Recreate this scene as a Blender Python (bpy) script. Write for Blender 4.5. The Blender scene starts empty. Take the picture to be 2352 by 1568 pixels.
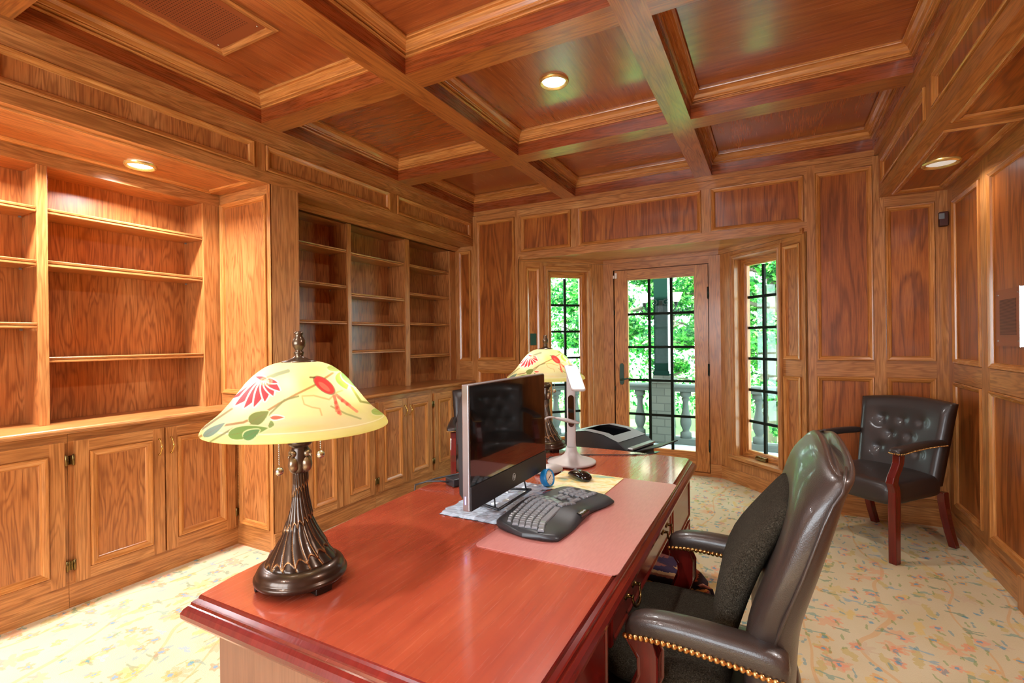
import bpy, math, random
from mathutils import Vector, Matrix
import numpy as np
random.seed(7)
K = 1.33 / 1.62            # room was measured in camera heights; K turns it into metres
sc = bpy.context.scene
col = sc.collection
R_ = math.radians
# ------------------------------------------------------------------ camera
yaw, pitch, roll = R_(27.9486), R_(-0.0315), R_(-0.66974)
F_PX = 1131.23
fw = Vector((-math.sin(yaw)*math.cos(pitch), math.cos(yaw)*math.cos(pitch), math.sin(pitch)))
rt0 = Vector((math.cos(yaw), math.sin(yaw), 0)); up0 = rt0.cross(fw)
rt = math.cos(roll)*rt0 + math.sin(roll)*up0
up = -math.sin(roll)*rt0 + math.cos(roll)*up0
cd = bpy.data.cameras.new('camera'); cam = bpy.data.objects.new('camera', cd); col.objects.link(cam)
M = Matrix((rt, up, -fw)).transposed().to_4x4(); M.translation = Vector((0, 0, 1.33)); cam.matrix_world = M
cd.sensor_width = 36; cd.lens = 36*F_PX/2352; cd.clip_start = 0.02; cd.clip_end = 200
sc.camera = cam
# ------------------------------------------------------------------ view, world, sun
sc.view_settings.view_transform = 'Standard'; sc.view_settings.look = 'None'
sc.view_settings.exposure = -0.07; sc.view_settings.gamma = 1.0; sc.view_settings.use_curve_mapping = False
cy = sc.cycles
cy.use_denoising = True
cy.max_bounces = 9; cy.diffuse_bounces = 5; cy.glossy_bounces = 5; cy.transmission_bounces = 6; cy.transparent_max_bounces = 24
cy.caustics_reflective = False; cy.caustics_refractive = False; cy.sample_clamp_indirect = 6
w = bpy.data.worlds.new('world'); sc.world = w; w.use_nodes = True
bg = w.node_tree.nodes['Background']; bg.inputs[0].default_value = (0.84, 0.93, 1.0, 1); bg.inputs[1].default_value = 14.0
sd = bpy.data.lights.new('sun', 'SUN'); sd.energy = 26.0; sd.angle = R_(1.0); sd.color = (1, .96, .88)
so = bpy.data.objects.new('sun', sd); col.objects.link(so)
so.rotation_euler = Vector((0.35, 0.75, -0.8)).to_track_quat('-Z', 'Y').to_euler()

def area(name, loc, d, w_, h_, power, color, shape='RECTANGLE', spread=180):
    L = bpy.data.lights.new(name, 'AREA'); L.shape = shape; L.size = w_
    if shape in ('RECTANGLE', 'ELLIPSE'): L.size_y = h_
    L.energy = power; L.color = color; L.spread = R_(spread)
    o = bpy.data.objects.new(name, L); col.objects.link(o); o.location = loc
    o.rotation_euler = Vector(d).to_track_quat('-Z', 'Y').to_euler(); return o
# daylight that comes in through the bay (its door and two windows) plus an added fill area behind the camera
for nm, lc, dr_, w_, h_ in (('door_portal', (-1.24*K, 6.40*K, 1.32*K), (0, -1, 0), .80*K, 2.15*K), ('window_portal', (.03*K, 6.03*K, 1.40*K), (-.707, -.707, 0), .56*K, 2.1*K), ('window_portal', (-2.45*K, 6.04*K, 1.40*K), (.707, -.707, 0), .56*K, 2.1*K)):
    L = area(nm, lc, dr_, w_, h_, 1, (1, 1, 1)); L.data.cycles.is_portal = True
area('rear_fill', (-1.3, -2.30, 1.45), (0, 1, 0.0), 2.6, 1.5, 52, (.90, .95, 1.0))

# ------------------------------------------------------------------ materials
MATS = {}
def sl(c):  # sRGB 0-255 to linear
    return tuple(((v/255)/12.92 if v/255 <= .04045 else ((v/255+.055)/1.055)**2.4) for v in c)
class NT:
    def __init__(s, name):
        s.m = bpy.data.materials.new(name); s.m.use_nodes = True; s.t = s.m.node_tree; s.n = s.t.nodes
        s.b = s.n['Principled BSDF']; s.out = s.n['Material Output']; MATS[name] = s.m
    def add(s, ty, **kw):
        n = s.n.new(ty)
        for k, v in kw.items():
            if k.startswith('i_'):
                key = k[2:]
                n.inputs[int(key) if key.isdigit() else key.replace('_', ' ')].default_value = v
            else: setattr(n, k, v)
        return n
    def l(s, a, b): s.t.links.new(a, b)
    def math(s, op, a, b=None, c=None):
        n = s.n.new('ShaderNodeMath'); n.operation = op
        for i, v in enumerate((a, b, c)):
            if v is None: continue
            if isinstance(v, (int, float)): n.inputs[i].default_value = v
            else: s.l(v, n.inputs[i])
        return n.outputs[0]
    def ramp(s, fac, stops, interp='LINEAR'):
        n = s.n.new('ShaderNodeValToRGB'); n.color_ramp.interpolation = interp
        e = n.color_ramp.elements
        while len(e) > 1: e.remove(e[-1])
        e[0].position = stops[0][0]; e[0].color = (*stops[0][1], 1) if len(stops[0][1]) == 3 else stops[0][1]
        for p, c in stops[1:]:
            k = e.new(p); k.color = (*c, 1) if len(c) == 3 else c
        s.l(fac, n.inputs[0]); return n.outputs[0]
    def mix(s, fac, a, b, mode='MIX'):
        n = s.n.new('ShaderNodeMix'); n.data_type = 'RGBA'; n.blend_type = mode
        for sock, v in ((n.inputs[0], fac), (n.inputs[6], a), (n.inputs[7], b)):
            if isinstance(v, (int, float)): sock.default_value = v
            elif isinstance(v, tuple): sock.default_value = (*v, 1) if len(v) == 3 else v
            else: s.l(v, sock)
        return n.outputs[2]
    def noise(s, vec, scale, detail=2, rough=.5, dist=0):
        n = s.n.new('ShaderNodeTexNoise'); n.inputs['Scale'].default_value = scale; n.inputs['Detail'].default_value = detail
        n.inputs['Roughness'].default_value = rough; n.inputs['Distortion'].default_value = dist
        if vec is not None: s.l(vec, n.inputs['Vector'])
        return n
    def mapping(s, vec, scale=(1, 1, 1), loc=(0, 0, 0)):
        n = s.n.new('ShaderNodeMapping'); n.inputs['Scale'].default_value = scale; n.inputs['Location'].default_value = loc
        s.l(vec, n.inputs['Vector']); return n.outputs[0]
    def bump(s, h, strength, dist=.01):
        n = s.n.new('ShaderNodeBump'); n.inputs['Strength'].default_value = strength; n.inputs['Distance'].default_value = dist
        s.l(h, n.inputs['Height']); s.l(n.outputs[0], s.b.inputs['Normal'])

def simple(name, c, rough=.5, metal=0.0, coat=0.0, spec=.5, emis=None, estr=1.0, bumpy=0, bscale=400, sheen=0):
    t = NT(name); b = t.b
    b.inputs['Base Color'].default_value = (*sl(c), 1); b.inputs['Roughness'].default_value = rough
    b.inputs['Metallic'].default_value = metal; b.inputs['Coat Weight'].default_value = coat; b.inputs['Coat Roughness'].default_value = .08
    b.inputs['Specular IOR Level'].default_value = spec; b.inputs['Sheen Weight'].default_value = sheen
    if emis: b.inputs['Emission Color'].default_value = (*sl(emis), 1); b.inputs['Emission Strength'].default_value = estr
    tc = t.add('ShaderNodeTexCoord'); nz = t.noise(tc.outputs['Object'], bscale, 2)
    if bumpy: t.bump(nz.outputs[0], bumpy, .002)
    else:  # a faint unevenness in the finish
        r = t.math('MULTIPLY_ADD', nz.outputs[0], .06, rough-.03); t.l(r, b.inputs['Roughness'])
    return t.m

def wood(name, light, mid, dark, rough=.3, fig=1.0, freq=15, pore=.35, coat=.35, su=1.0, sv=6.0, mott=.25, pv=170, crough=.12, cior=1.5):
    t = NT(name); b = t.b
    uv = t.add('ShaderNodeUVMap'); v = uv.outputs[0]
    n1 = t.noise(t.mapping(v, (su, sv, 1)), 1.0, 3, .42, .35)
    s = t.math('SINE', t.math('MULTIPLY', n1.outputs[0], freq*6.283/2))
    s = t.math('MULTIPLY_ADD', s, .5, .5)
    s = t.math('POWER', s, 2.2)
    n2 = t.noise(t.mapping(v, (5, pv, 1)), 1.0, 3, .6)
    n3 = t.noise(t.mapping(v, (1.1, 3, 1)), 1.3, 3, .6)
    n4 = t.noise(t.mapping(v, (7, 60, 1)), 1.0, 2, .6)
    s = t.math('MULTIPLY', s, t.math('MULTIPLY_ADD', n4.outputs[0], 1.5, .2))
    base = t.ramp(n3.outputs[0], [(.25, tuple(a*(1-mott)+b_*mott for a, b_ in zip(sl(mid), sl(dark)))), (.5, sl(mid)), (.75, sl(light))])
    g = t.mix(t.math('MINIMUM', t.math('MULTIPLY', s, .72*fig), .92), base, sl(dark))
    pr = t.ramp(n2.outputs[0], [(.38, (1, 1, 1)), (.56, (0, 0, 0))])
    c = t.mix(t.math('MULTIPLY', pr, pore), g, sl(dark))
    t.l(c, b.inputs['Base Color'])
    b.inputs['Coat Weight'].default_value = coat; b.inputs['Coat Roughness'].default_value = crough; b.inputs['Coat IOR'].default_value = cior; b.inputs['Specular IOR Level'].default_value = .36
    r = t.math('MULTIPLY_ADD', n2.outputs[0], .14, rough-.07); t.l(r, b.inputs['Roughness'])
    t.bump(n2.outputs[0], .12, .001)
    return t.m

wood('oak', (208, 152, 92), (188, 124, 67), (124, 72, 32), rough=.34, freq=19, sv=14, su=1.3, fig=.75, pore=.5, coat=.14)
wood('oak_veneer', (203, 142, 84), (182, 114, 60), (112, 60, 28), rough=.33, freq=22, sv=12, su=1.5, fig=.8, pore=.45, coat=.16)
wood('oak_ceiling', (184, 106, 50), (166, 86, 38), (118, 54, 24), rough=.25, freq=12, sv=7, su=1.0, fig=.5, pore=.4, coat=1.0, crough=.24, cior=2.0)
wood('oak_cathedral', (190, 116, 54), (166, 90, 36), (96, 44, 14), rough=.32, freq=15, sv=6.5, su=.8, fig=.9, pore=.5, coat=.18)
wood('oak_mould', (214, 154, 86), (196, 128, 64), (132, 74, 30), rough=.26, freq=12, sv=14, su=1.3, fig=.6, pore=.45, coat=.35)  # lighter than the oak: highlights on the moulding edges put into the colour
wood('oak_beam', (198, 132, 66), (178, 106, 48), (112, 56, 22), rough=.3, freq=19, sv=13, su=1.2, fig=.75, pore=.5, coat=.9, crough=.26, cior=1.8)
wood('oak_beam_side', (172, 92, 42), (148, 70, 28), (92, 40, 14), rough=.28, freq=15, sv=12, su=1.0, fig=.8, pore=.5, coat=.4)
wood('oak_door', (216, 154, 84), (198, 130, 64), (128, 72, 28), rough=.36, freq=22, sv=15, su=1.3, fig=.9, pore=.5, coat=.14)
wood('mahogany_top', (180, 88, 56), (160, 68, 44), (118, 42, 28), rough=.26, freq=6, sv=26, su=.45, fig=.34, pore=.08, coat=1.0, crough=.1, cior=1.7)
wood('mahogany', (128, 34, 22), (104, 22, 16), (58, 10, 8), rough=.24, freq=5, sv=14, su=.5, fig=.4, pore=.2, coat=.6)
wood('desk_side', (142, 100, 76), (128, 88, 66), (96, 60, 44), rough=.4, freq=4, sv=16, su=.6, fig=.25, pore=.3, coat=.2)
simple('brass', (214, 178, 96), .22, 1.0)
simple('antique_brass', (120, 98, 58), .28, 1.0)
simple('nail_brass', (200, 152, 92), .3, 1.0)
simple('dark_bronze', (30, 40, 34), .45, .6)
simple('black_iron', (16, 24, 20), .5, .4)
simple('muntin', (20, 26, 18), .7, spec=.12)
simple('white_plastic', (172, 167, 164), .42)
simple('white_trim', (232, 226, 214), .35)
simple('black_plastic', (34, 35, 38), .42)
simple('black_gloss', (14, 14, 16), .12, coat=.5)
simple('key_plastic', (112, 115, 120), .3, coat=.2)  # key tops lightened: the window reflection is put into the base colour
simple('gray_plastic', (120, 122, 124), .38)
simple('silver', (176, 176, 178), .3, .8)
simple('chrome', (220, 222, 226), .1, 1.0)
simple('steel_chain', (190, 186, 176), .25, 1.0)
simple('screen_glass', (6, 8, 8), .03, coat=1.0, spec=.8)
simple('leather', (52, 42, 37), .33, bumpy=.25, bscale=420, coat=.22)
simple('leather_guest', (48, 40, 37), .42, bumpy=.15, bscale=380, coat=.2)
simple('seat_fabric', (28, 25, 24), .8, bumpy=.3, bscale=500)
def fleece():
    t = NT('fleece'); b = t.b; tc = t.add('ShaderNodeTexCoord'); P = tc.outputs['Object']
    n = t.noise(P, 300, 3, .7); n2 = t.noise(P, 16, 3); n3 = t.noise(t.mapping(P, (60, 200, 90)), 1, 2, .5, 2.5)
    c = t.ramp(n.outputs[0], [(.35, sl((34, 29, 22))), (.7, sl((78, 70, 57)))])
    c = t.mix(t.math('MULTIPLY', n2.outputs[0], .4), c, sl((30, 26, 20)))
    hair = t.math('LESS_THAN', t.math('ABSOLUTE', t.math('SUBTRACT', n3.outputs[0], .5)), .006)
    c = t.mix(t.math('MULTIPLY', hair, .5), c, sl((150, 142, 124)))
    t.l(c, b.inputs['Base Color']); b.inputs['Roughness'].default_value = .95; b.inputs['Specular IOR Level'].default_value = .1
    t.bump(n.outputs[0], 1.0, .006)
fleece()
simple('blue_plastic', (10, 126, 190), .35, coat=.3)
simple('clock_face', (232, 226, 210), .4)
simple('grille_brown', (142, 76, 42), .45, .1)
simple('grille_dark', (74, 32, 22), .6)
simple('stone', (84, 89, 86), .8, bumpy=.4, bscale=60)
simple('patio', (176, 190, 194), .8, bumpy=.2, bscale=30)
simple('post_green', (12, 36, 30), .9, spec=.08)
simple('white_paint', (220, 232, 232), .5)
simple('grass', (110, 170, 80), .9, bumpy=.5, bscale=20)
simple('bark', (92, 84, 70), .9, bumpy=.6, bscale=30)
simple('can_gold', (232, 206, 130), .25, .7)
simple('plastic_wrap', (168, 182, 196), .14, coat=.5)
simple('cord_brown', (96, 60, 52), .5)
simple('dark_plate', (16, 66, 50), .45)
simple('roof_shell', (120, 90, 60), .8)
simple('bulb', (255, 246, 224), .4, emis=(255, 240, 214), estr=9)
simple('can_lens', (255, 250, 240), .4, emis=(255, 248, 238), estr=14)
simple('can_lens_dim', (222, 222, 214), .4, emis=(236, 236, 226), estr=.55)
simple('sconce_glass', (255, 240, 220), .4, emis=(255, 226, 196), estr=2.2)
simple('led_blue', (150, 150, 255), .4, emis=(170, 170, 255), estr=1.5)
simple('logo_silver', (200, 206, 206), .3)

def carpet():
    t = NT('carpet'); b = t.b
    tc = t.add('ShaderNodeTexCoord'); P = tc.outputs['Object']
    wob = t.noise(P, 5.5, 2)
    Pw = t.mix(.06, P, wob.outputs['Color'], 'ADD')
    base = t.ramp(t.noise(P, 2.2, 3).outputs[0], [(.3, sl((198, 178, 140))), (.7, sl((206, 190, 158)))])
    cur = base
    def flowers(cur, scale, seed, rad, colors, elong=(1, 1, 1), petals=6, petal=.35, ring=None):
        vor = t.add('ShaderNodeTexVoronoi'); vor.inputs['Scale'].default_value = scale; vor.inputs['Randomness'].default_value = .85
        mp = t.mapping(Pw, elong, (seed, seed*1.7, 0)); 
        vor.voronoi_dimensions = '2D'; t.l(mp, vor.inputs['Vector'])
        # petal modulation by angle round the cell point
        sub = t.add('ShaderNodeVectorMath', operation='SUBTRACT'); sm = t.add('ShaderNodeVectorMath', operation='SCALE')
        t.l(mp, sm.inputs[0]); sm.inputs['Scale'].default_value = scale
        sm2 = t.add('ShaderNodeVectorMath', operation='SCALE'); t.l(vor.outputs['Position'], sm2.inputs[0]); sm2.inputs['Scale'].default_value = scale
        t.l(sm.outputs[0], sub.inputs[0]); t.l(sm2.outputs[0], sub.inputs[1])
        sep = t.add('ShaderNodeSeparateXYZ'); t.l(sub.outputs[0], sep.inputs[0])
        ang = t.math('ARCTAN2', sep.outputs[1], sep.outputs[0])
        cs = t.add('ShaderNodeSeparateColor'); t.l(vor.outputs['Color'], cs.inputs[0])
        ph = t.math('MULTIPLY', cs.outputs[1], 6.28)
        lobe = t.math('MULTIPLY_ADD', t.math('COSINE', t.math('ADD', t.math('MULTIPLY', ang, petals), ph)), petal, 1.0)
        nz = t.noise(P, 40, 2)
        d = t.math('ADD', vor.outputs['Distance'], t.math('MULTIPLY_ADD', nz.outputs[0], .34, -.17))
        dist = t.math('DIVIDE', d, lobe)
        m = t.math('LESS_THAN', dist, rad)
        pick = t.ramp(cs.outputs[0], colors, 'CONSTANT')
        keep = t.math('GREATER_THAN', cs.outputs[2], .10)
        m = t.math('MULTIPLY', t.math('MULTIPLY', m, keep), .58)
        out = t.mix(m, cur, pick)
        if ring:
            out = t.mix(t.math('MULTIPLY', t.math('LESS_THAN', dist, rad*.38), .85), out, sl(ring))
        return out
    cur = flowers(cur, 5.5, 2.3, .17, [(0, sl((186, 160, 84))), (.45, sl((214, 176, 92))), (.75, sl((200, 190, 150)))], (1.5, .7, 1), 2, .4)
    # thin stems
    wv = t.add('ShaderNodeTexWave'); wv.inputs['Scale'].default_value = 1.1; wv.inputs['Distortion'].default_value = 9; wv.inputs['Detail'].default_value = 1.5
    t.l(P, wv.inputs['Vector'])
    stem = t.math('GREATER_THAN', wv.outputs['Fac'], .994)
    cur = t.mix(t.math('MULTIPLY', stem, .45), cur, sl((206, 140, 74)))
    cur = flowers(cur, 4.2, 31.7, .20, [(0, sl((214, 150, 112))), (.4, sl((206, 176, 110))), (.7, sl((196, 168, 140)))], (1, 1.3, 1), 7, .3)
    cur = flowers(cur, 7.2, 5.1, .17, [(0, sl((222, 122, 84))), (.28, sl((214, 148, 70))), (.55, sl((226, 140, 112))), (.8, sl((206, 122, 60)))], (1, 1, 1), 5, .24, (92, 146, 168))
    cur = flowers(cur, 5.2, 9.7, .11, [(0, sl((72, 140, 132))), (.4, sl((62, 120, 100))), (.7, sl((96, 150, 176)))], (.75, 1.9, 1), 3, .55)
    cur = flowers(cur, 9.5, 14.2, .12, [(0, sl((66, 136, 150))), (.5, sl((110, 140, 80)))], (1.8, .8, 1), 2, .6)
    fib = t.noise(P, 330, 2)
    cur = t.mix(t.math('MULTIPLY', fib.outputs[0], .22), cur, tuple(v*.62 for v in sl((222, 196, 150))))
    t.l(cur, b.inputs['Base Color']); b.inputs['Roughness'].default_value = .95; b.inputs['Specular IOR Level'].default_value = .1
    t.bump(fib.outputs[0], .6, .004)
carpet()

def leafmat():
    t = NT('leaf'); b = t.b
    oi = t.add('ShaderNodeNewGeometry')
    c = t.ramp(oi.outputs['Random Per Island'], [(0, sl((10, 70, 44))), (.3, sl((24, 104, 48))), (.6, sl((66, 160, 60))), (.85, sl((136, 208, 96))), (1, sl((206, 236, 170)))])
    t.l(c, b.inputs['Base Color']); b.inputs['Roughness'].default_value = .6
    tr = t.add('ShaderNodeBsdfTranslucent'); t.l(c, tr.inputs[0])
    mx = t.add('ShaderNodeMixShader', i_0=.5); t.l(b.outputs[0], mx.inputs[1]); t.l(tr.outputs[0], mx.inputs[2]); t.l(mx.outputs[0], t.out.inputs[0])
leafmat()

def glassmat(name, tint, refl=.08):
    t = NT(name)
    tr = t.add('ShaderNodeBsdfTransparent'); tr.inputs[0].default_value = (*tint, 1)
    gl = t.add('ShaderNodeBsdfGlossy'); gl.inputs['Roughness'].default_value = 0
    fr = t.add('ShaderNodeFresnel'); fr.inputs[0].default_value = 1.45
    tc = t.add('ShaderNodeTexCoord'); nz = t.noise(tc.outputs['Object'], 3, 2)
    f = t.math('MULTIPLY', fr.outputs[0], t.math('MULTIPLY_ADD', nz.outputs[0], .1, refl-.05))
    mx = t.add('ShaderNodeMixShader'); t.l(f, mx.inputs[0]); t.l(tr.outputs[0], mx.inputs[1]); t.l(gl.outputs[0], mx.inputs[2]); t.l(mx.outputs[0], t.out.inputs[0])
glassmat('window_glass', (.88, .98, .94))

def shademat():
    t = NT('painted_shade'); b = t.b
    at = t.add('ShaderNodeAttribute', attribute_name='paint')
    tc = t.add('ShaderNodeTexCoord'); nz = t.noise(tc.outputs['Object'], 22, 3)
    c = t.mix(.18, at.outputs['Color'], nz.outputs[0], 'SOFT_LIGHT')
    t.l(c, b.inputs['Base Color']); b.inputs['Roughness'].default_value = .5; b.inputs['Specular IOR Level'].default_value = .3
    tr = t.add('ShaderNodeBsdfTranslucent'); t.l(c, tr.inputs[0])
    mx = t.add('ShaderNodeMixShader', i_0=.5); t.l(b.outputs[0], mx.inputs[1]); t.l(tr.outputs[0], mx.inputs[2]); t.l(mx.outputs[0], t.out.inputs[0])
shademat()

def attrmat(name, rough, metal, coat=0, bumpy=0):
    t = NT(name); b = t.b
    at = t.add('ShaderNodeAttribute', attribute_name='paint'); tc = t.add('ShaderNodeTexCoord'); nz = t.noise(tc.outputs['Object'], 60, 3)
    c = t.mix(.15, at.outputs['Color'], nz.outputs[0], 'OVERLAY')
    t.l(c, b.inputs['Base Color']); b.inputs['Roughness'].default_value = rough; b.inputs['Metallic'].default_value = metal; b.inputs['Coat Weight'].default_value = coat
attrmat('lamp_bronze', .3, .75, .3)

def stripes():
    t = NT('woven_stripes'); b = t.b
    tc = t.add('ShaderNodeTexCoord'); sp = t.add('ShaderNodeSeparateXYZ'); t.l(tc.outputs['Object'], sp.inputs[0])
    nz = t.noise(tc.outputs['Object'], 90, 2)
    f = t.math('FRACT', t.math('MULTIPLY_ADD', nz.outputs[0], .12, t.math('MULTIPLY', sp.outputs[2], 13)))
    c = t.ramp(f, [(0, sl((34, 24, 40))), (.3, sl((150, 84, 60))), (.42, sl((196, 150, 104))), (.55, sl((52, 34, 60))), (.75, sl((128, 70, 62))), (.88, sl((210, 168, 110)))], 'CONSTANT')
    t.l(c, b.inputs['Base Color']); b.inputs['Roughness'].default_value = .85; t.bump(nz.outputs[0], .5, .003)
stripes()

def padmat():
    t = NT('mouse_pad_print'); b = t.b
    tc = t.add('ShaderNodeTexCoord'); nz = t.noise(t.mapping(tc.outputs['Object'], (9, 16, 1)), 1, 4, .6, .6)
    c = t.ramp(nz.outputs[0], [(.3, sl((120, 168, 150))), (.42, sl((226, 196, 112))), (.52, sl((238, 226, 190))), (.6, sl((206, 216, 150))), (.72, sl((222, 150, 110)))])
    t.l(c, b.inputs['Base Color']); b.inputs['Roughness'].default_value = .5
padmat()
def matmat():
    t = NT('desk_mat_red'); b = t.b
    tc = t.add('ShaderNodeTexCoord'); nz = t.noise(t.mapping(tc.outputs['Object'], (200, 30, 1)), 1, 3)
    c = t.ramp(nz.outputs[0], [(.3, sl((170, 104, 96))), (.7, sl((182, 116, 108)))])
    t.l(c, b.inputs['Base Color']); b.inputs['Roughness'].default_value = .36; b.inputs['Coat Weight'].default_value = .6; b.inputs['Coat IOR'].default_value = 1.6; b.inputs['Coat Roughness'].default_value = .34; t.bump(nz.outputs[0], .15, .001)
matmat()
def brick():
    t = NT('stone_block'); b = t.b
    tc = t.add('ShaderNodeTexCoord'); br = t.add('ShaderNodeTexBrick'); br.inputs['Scale'].default_value = 1
    br.inputs['Color1'].default_value = (*sl((80, 80, 74)), 1); br.inputs['Color2'].default_value = (*sl((92, 91, 84)), 1); br.inputs['Mortar'].default_value = (*sl((68, 68, 64)), 1)
    br.inputs['Brick Width'].default_value = .2; br.inputs['Row Height'].default_value = .1; br.inputs['Mortar Size'].default_value = .006
    sp = t.add('ShaderNodeSeparateXYZ'); t.l(tc.outputs['Object'], sp.inputs[0]); cb = t.add('ShaderNodeCombineXYZ')
    t.l(t.math('ADD', sp.outputs[0], sp.outputs[1]), cb.inputs[0]); t.l(sp.outputs[2], cb.inputs[1]); t.l(cb.outputs[0], br.inputs[0])
    t.l(br.outputs[0], b.inputs['Base Color']); b.inputs['Roughness'].default_value = .85
brick()

# ------------------------------------------------------------------ mesh builder
AX = {'x': Vector((1, 0, 0)), 'y': Vector((0, 1, 0)), 'z': Vector((0, 0, 1))}
class MB:
    def __init__(s, k=1.0, xf=None):
        s.k = k; s.V = []; s.Fc = []; s.G = []; s.Of = []; s.Mi = []; s.Sm = []; s.xf = xf; s.C = None
    def v(s, p):
        p = Vector(p)*s.k
        if s.xf is not None: p = s.xf @ p
        s.V.append(p); return len(s.V)-1
    def f(s, idx, g='z', off=0.0, mi=0, sm=False):
        s.Fc.append(tuple(idx)); g = AX[g] if isinstance(g, str) else Vector(g)
        if s.xf is not None: g = s.xf.to_3x3() @ g
        s.G.append(g); s.Of.append(off); s.Mi.append(mi); s.Sm.append(sm)
    def poly(s, pts, g='z', off=None, mi=0, sm=False):
        s.f([s.v(p) for p in pts], g, random.random()*20 if off is None else off, mi, sm)
    def box(s, x0, x1, y0, y1, z0, z1, g=None, off=None, mi=0):
        if g is None: g = max((('x', abs(x1-x0)), ('y', abs(y1-y0)), ('z', abs(z1-z0))), key=lambda a: a[1])[0]
        off = random.random()*20 if off is None else off
        i = [s.v(p) for p in ((x0,y0,z0),(x1,y0,z0),(x1,y1,z0),(x0,y1,z0),(x0,y0,z1),(x1,y0,z1),(x1,y1,z1),(x0,y1,z1))]
        for q in ((0,3,2,1),(4,5,6,7),(0,1,5,4),(1,2,6,5),(2,3,7,6),(3,0,4,7)): s.f([i[j] for j in q], g, off, mi)
    def obox(s, O, U, V_, N, a0, a1, b0, b1, c0, c1, g=None, off=None, mi=0):
        O, U, V_, N = map(Vector, (O, U, V_, N)); off = random.random()*20 if off is None else off
        if g is None: g = U if abs(a1-a0) > abs(b1-b0) else V_
        i = [s.v(O+U*a+V_*b+N*c) for a, b, c in ((a0,b0,c0),(a1,b0,c0),(a1,b1,c0),(a0,b1,c0),(a0,b0,c1),(a1,b0,c1),(a1,b1,c1),(a0,b1,c1))]
        for q in ((0,3,2,1),(4,5,6,7),(0,1,5,4),(1,2,6,5),(2,3,7,6),(3,0,4,7)): s.f([i[j] for j in q], g, off, mi)
    def frame(s, O, U, V_, N, u0, u1, v0, v1, prof, cap=True, mi=0, cmi=0, capg=None, capoff=None, mi0=None):
        """mitred moulding round a rectangle; prof = [(inset, height)]"""
        O, U, V_, N = map(Vector, (O, U, V_, N)); rings = []
        for d, h in prof:
            rings.append([s.v(O+U*a+V_*b+N*h) for a, b in ((u0+d, v0+d), (u1-d, v0+d), (u1-d, v1-d), (u0+d, v1-d))])
        offs = [random.random()*20 for _ in range(4)]
        for q, (r0, r1) in enumerate(zip(rings, rings[1:])):
            for e in range(4):
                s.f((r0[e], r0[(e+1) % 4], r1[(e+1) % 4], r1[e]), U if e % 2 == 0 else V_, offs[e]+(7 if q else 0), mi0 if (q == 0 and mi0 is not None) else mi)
        if cap: s.f(rings[-1], capg if capg is not None else (V_), random.random()*20 if capoff is None else capoff, cmi)
    def lathe(s, prof, n=32, c=(0, 0, 0), mi=0, caps=True, g='z', ax=None, sm=True):
        rings = []
        c = Vector(c); A = Vector(ax).normalized() if ax else Vector((0, 0, 1))
        X = A.orthogonal().normalized() if ax else Vector((1, 0, 0)); Y = A.cross(X)
        for r, z in prof:
            rings.append([s.v(c+A*z+(X*math.cos(2*math.pi*k/n)+Y*math.sin(2*math.pi*k/n))*r) for k in range(n)])
        for a, b in zip(rings, rings[1:]):
            for k in range(n): s.f((a[k], a[(k+1) % n], b[(k+1) % n], b[k]), g, 0, mi, sm)
        if caps: s.f(rings[0][::-1], 'x', 0, mi); s.f(rings[-1], 'x', 0, mi)
    def tube(s, pts, r, n=8, mi=0, g='z'):
        pts = [Vector(p) for p in pts]; rings = []
        rr = r if isinstance(r, (list, tuple)) else [r]*len(pts)
        prev = None
        for i, p in enumerate(pts):
            d = (pts[min(i+1, len(pts)-1)]-pts[max(i-1, 0)]).normalized()
            if prev is None: X = d.orthogonal().normalized()
            else: X = (prev-d*prev.dot(d)).normalized()
            prev = X; Y = d.cross(X)
            rings.append([s.v(p+(X*math.cos(2*math.pi*k/n)+Y*math.sin(2*math.pi*k/n))*rr[i]) for k in range(n)])
        for a, b in zip(rings, rings[1:]):
            for k in range(n): s.f((a[k], a[(k+1) % n], b[(k+1) % n], b[k]), g, 0, mi, True)
        s.f(rings[0][::-1], g, 0, mi); s.f(rings[-1], g, 0, mi)
    def loft(s, rings, caps=True, mi=0, g='z', off=0.0, sm=True, closed=True):
        R = [[s.v(p) for p in r] for r in rings]; n = len(R[0])
        for a, b in zip(R, R[1:]):
            for k in range(n if closed else n-1): s.f((a[k], a[(k+1) % n], b[(k+1) % n], b[k]), g, off, mi, sm)
        if caps: s.f(R[0][::-1], g, off, mi, False); s.f(R[-1], g, off, mi, False)
    def prism(s, poly, a0, a1, axis='z', g=None, off=None, mi=0, sm=False):
        """extrude a 2D outline along an axis"""
        off = random.random()*20 if off is None else off
        def P(p, h): return {'z': (p[0], p[1], h), 'y': (p[0], h, p[1]), 'x': (h, p[0], p[1])}[axis]
        A = [s.v(P(p, a0)) for p in poly]; B = [s.v(P(p, a1)) for p in poly]; n = len(poly)
        for k in range(n): s.f((A[k], A[(k+1) % n], B[(k+1) % n], B[k]), g or axis, off, mi, sm)
        s.f(A[::-1], g or axis, off, mi); s.f(B, g or axis, off, mi)
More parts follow.
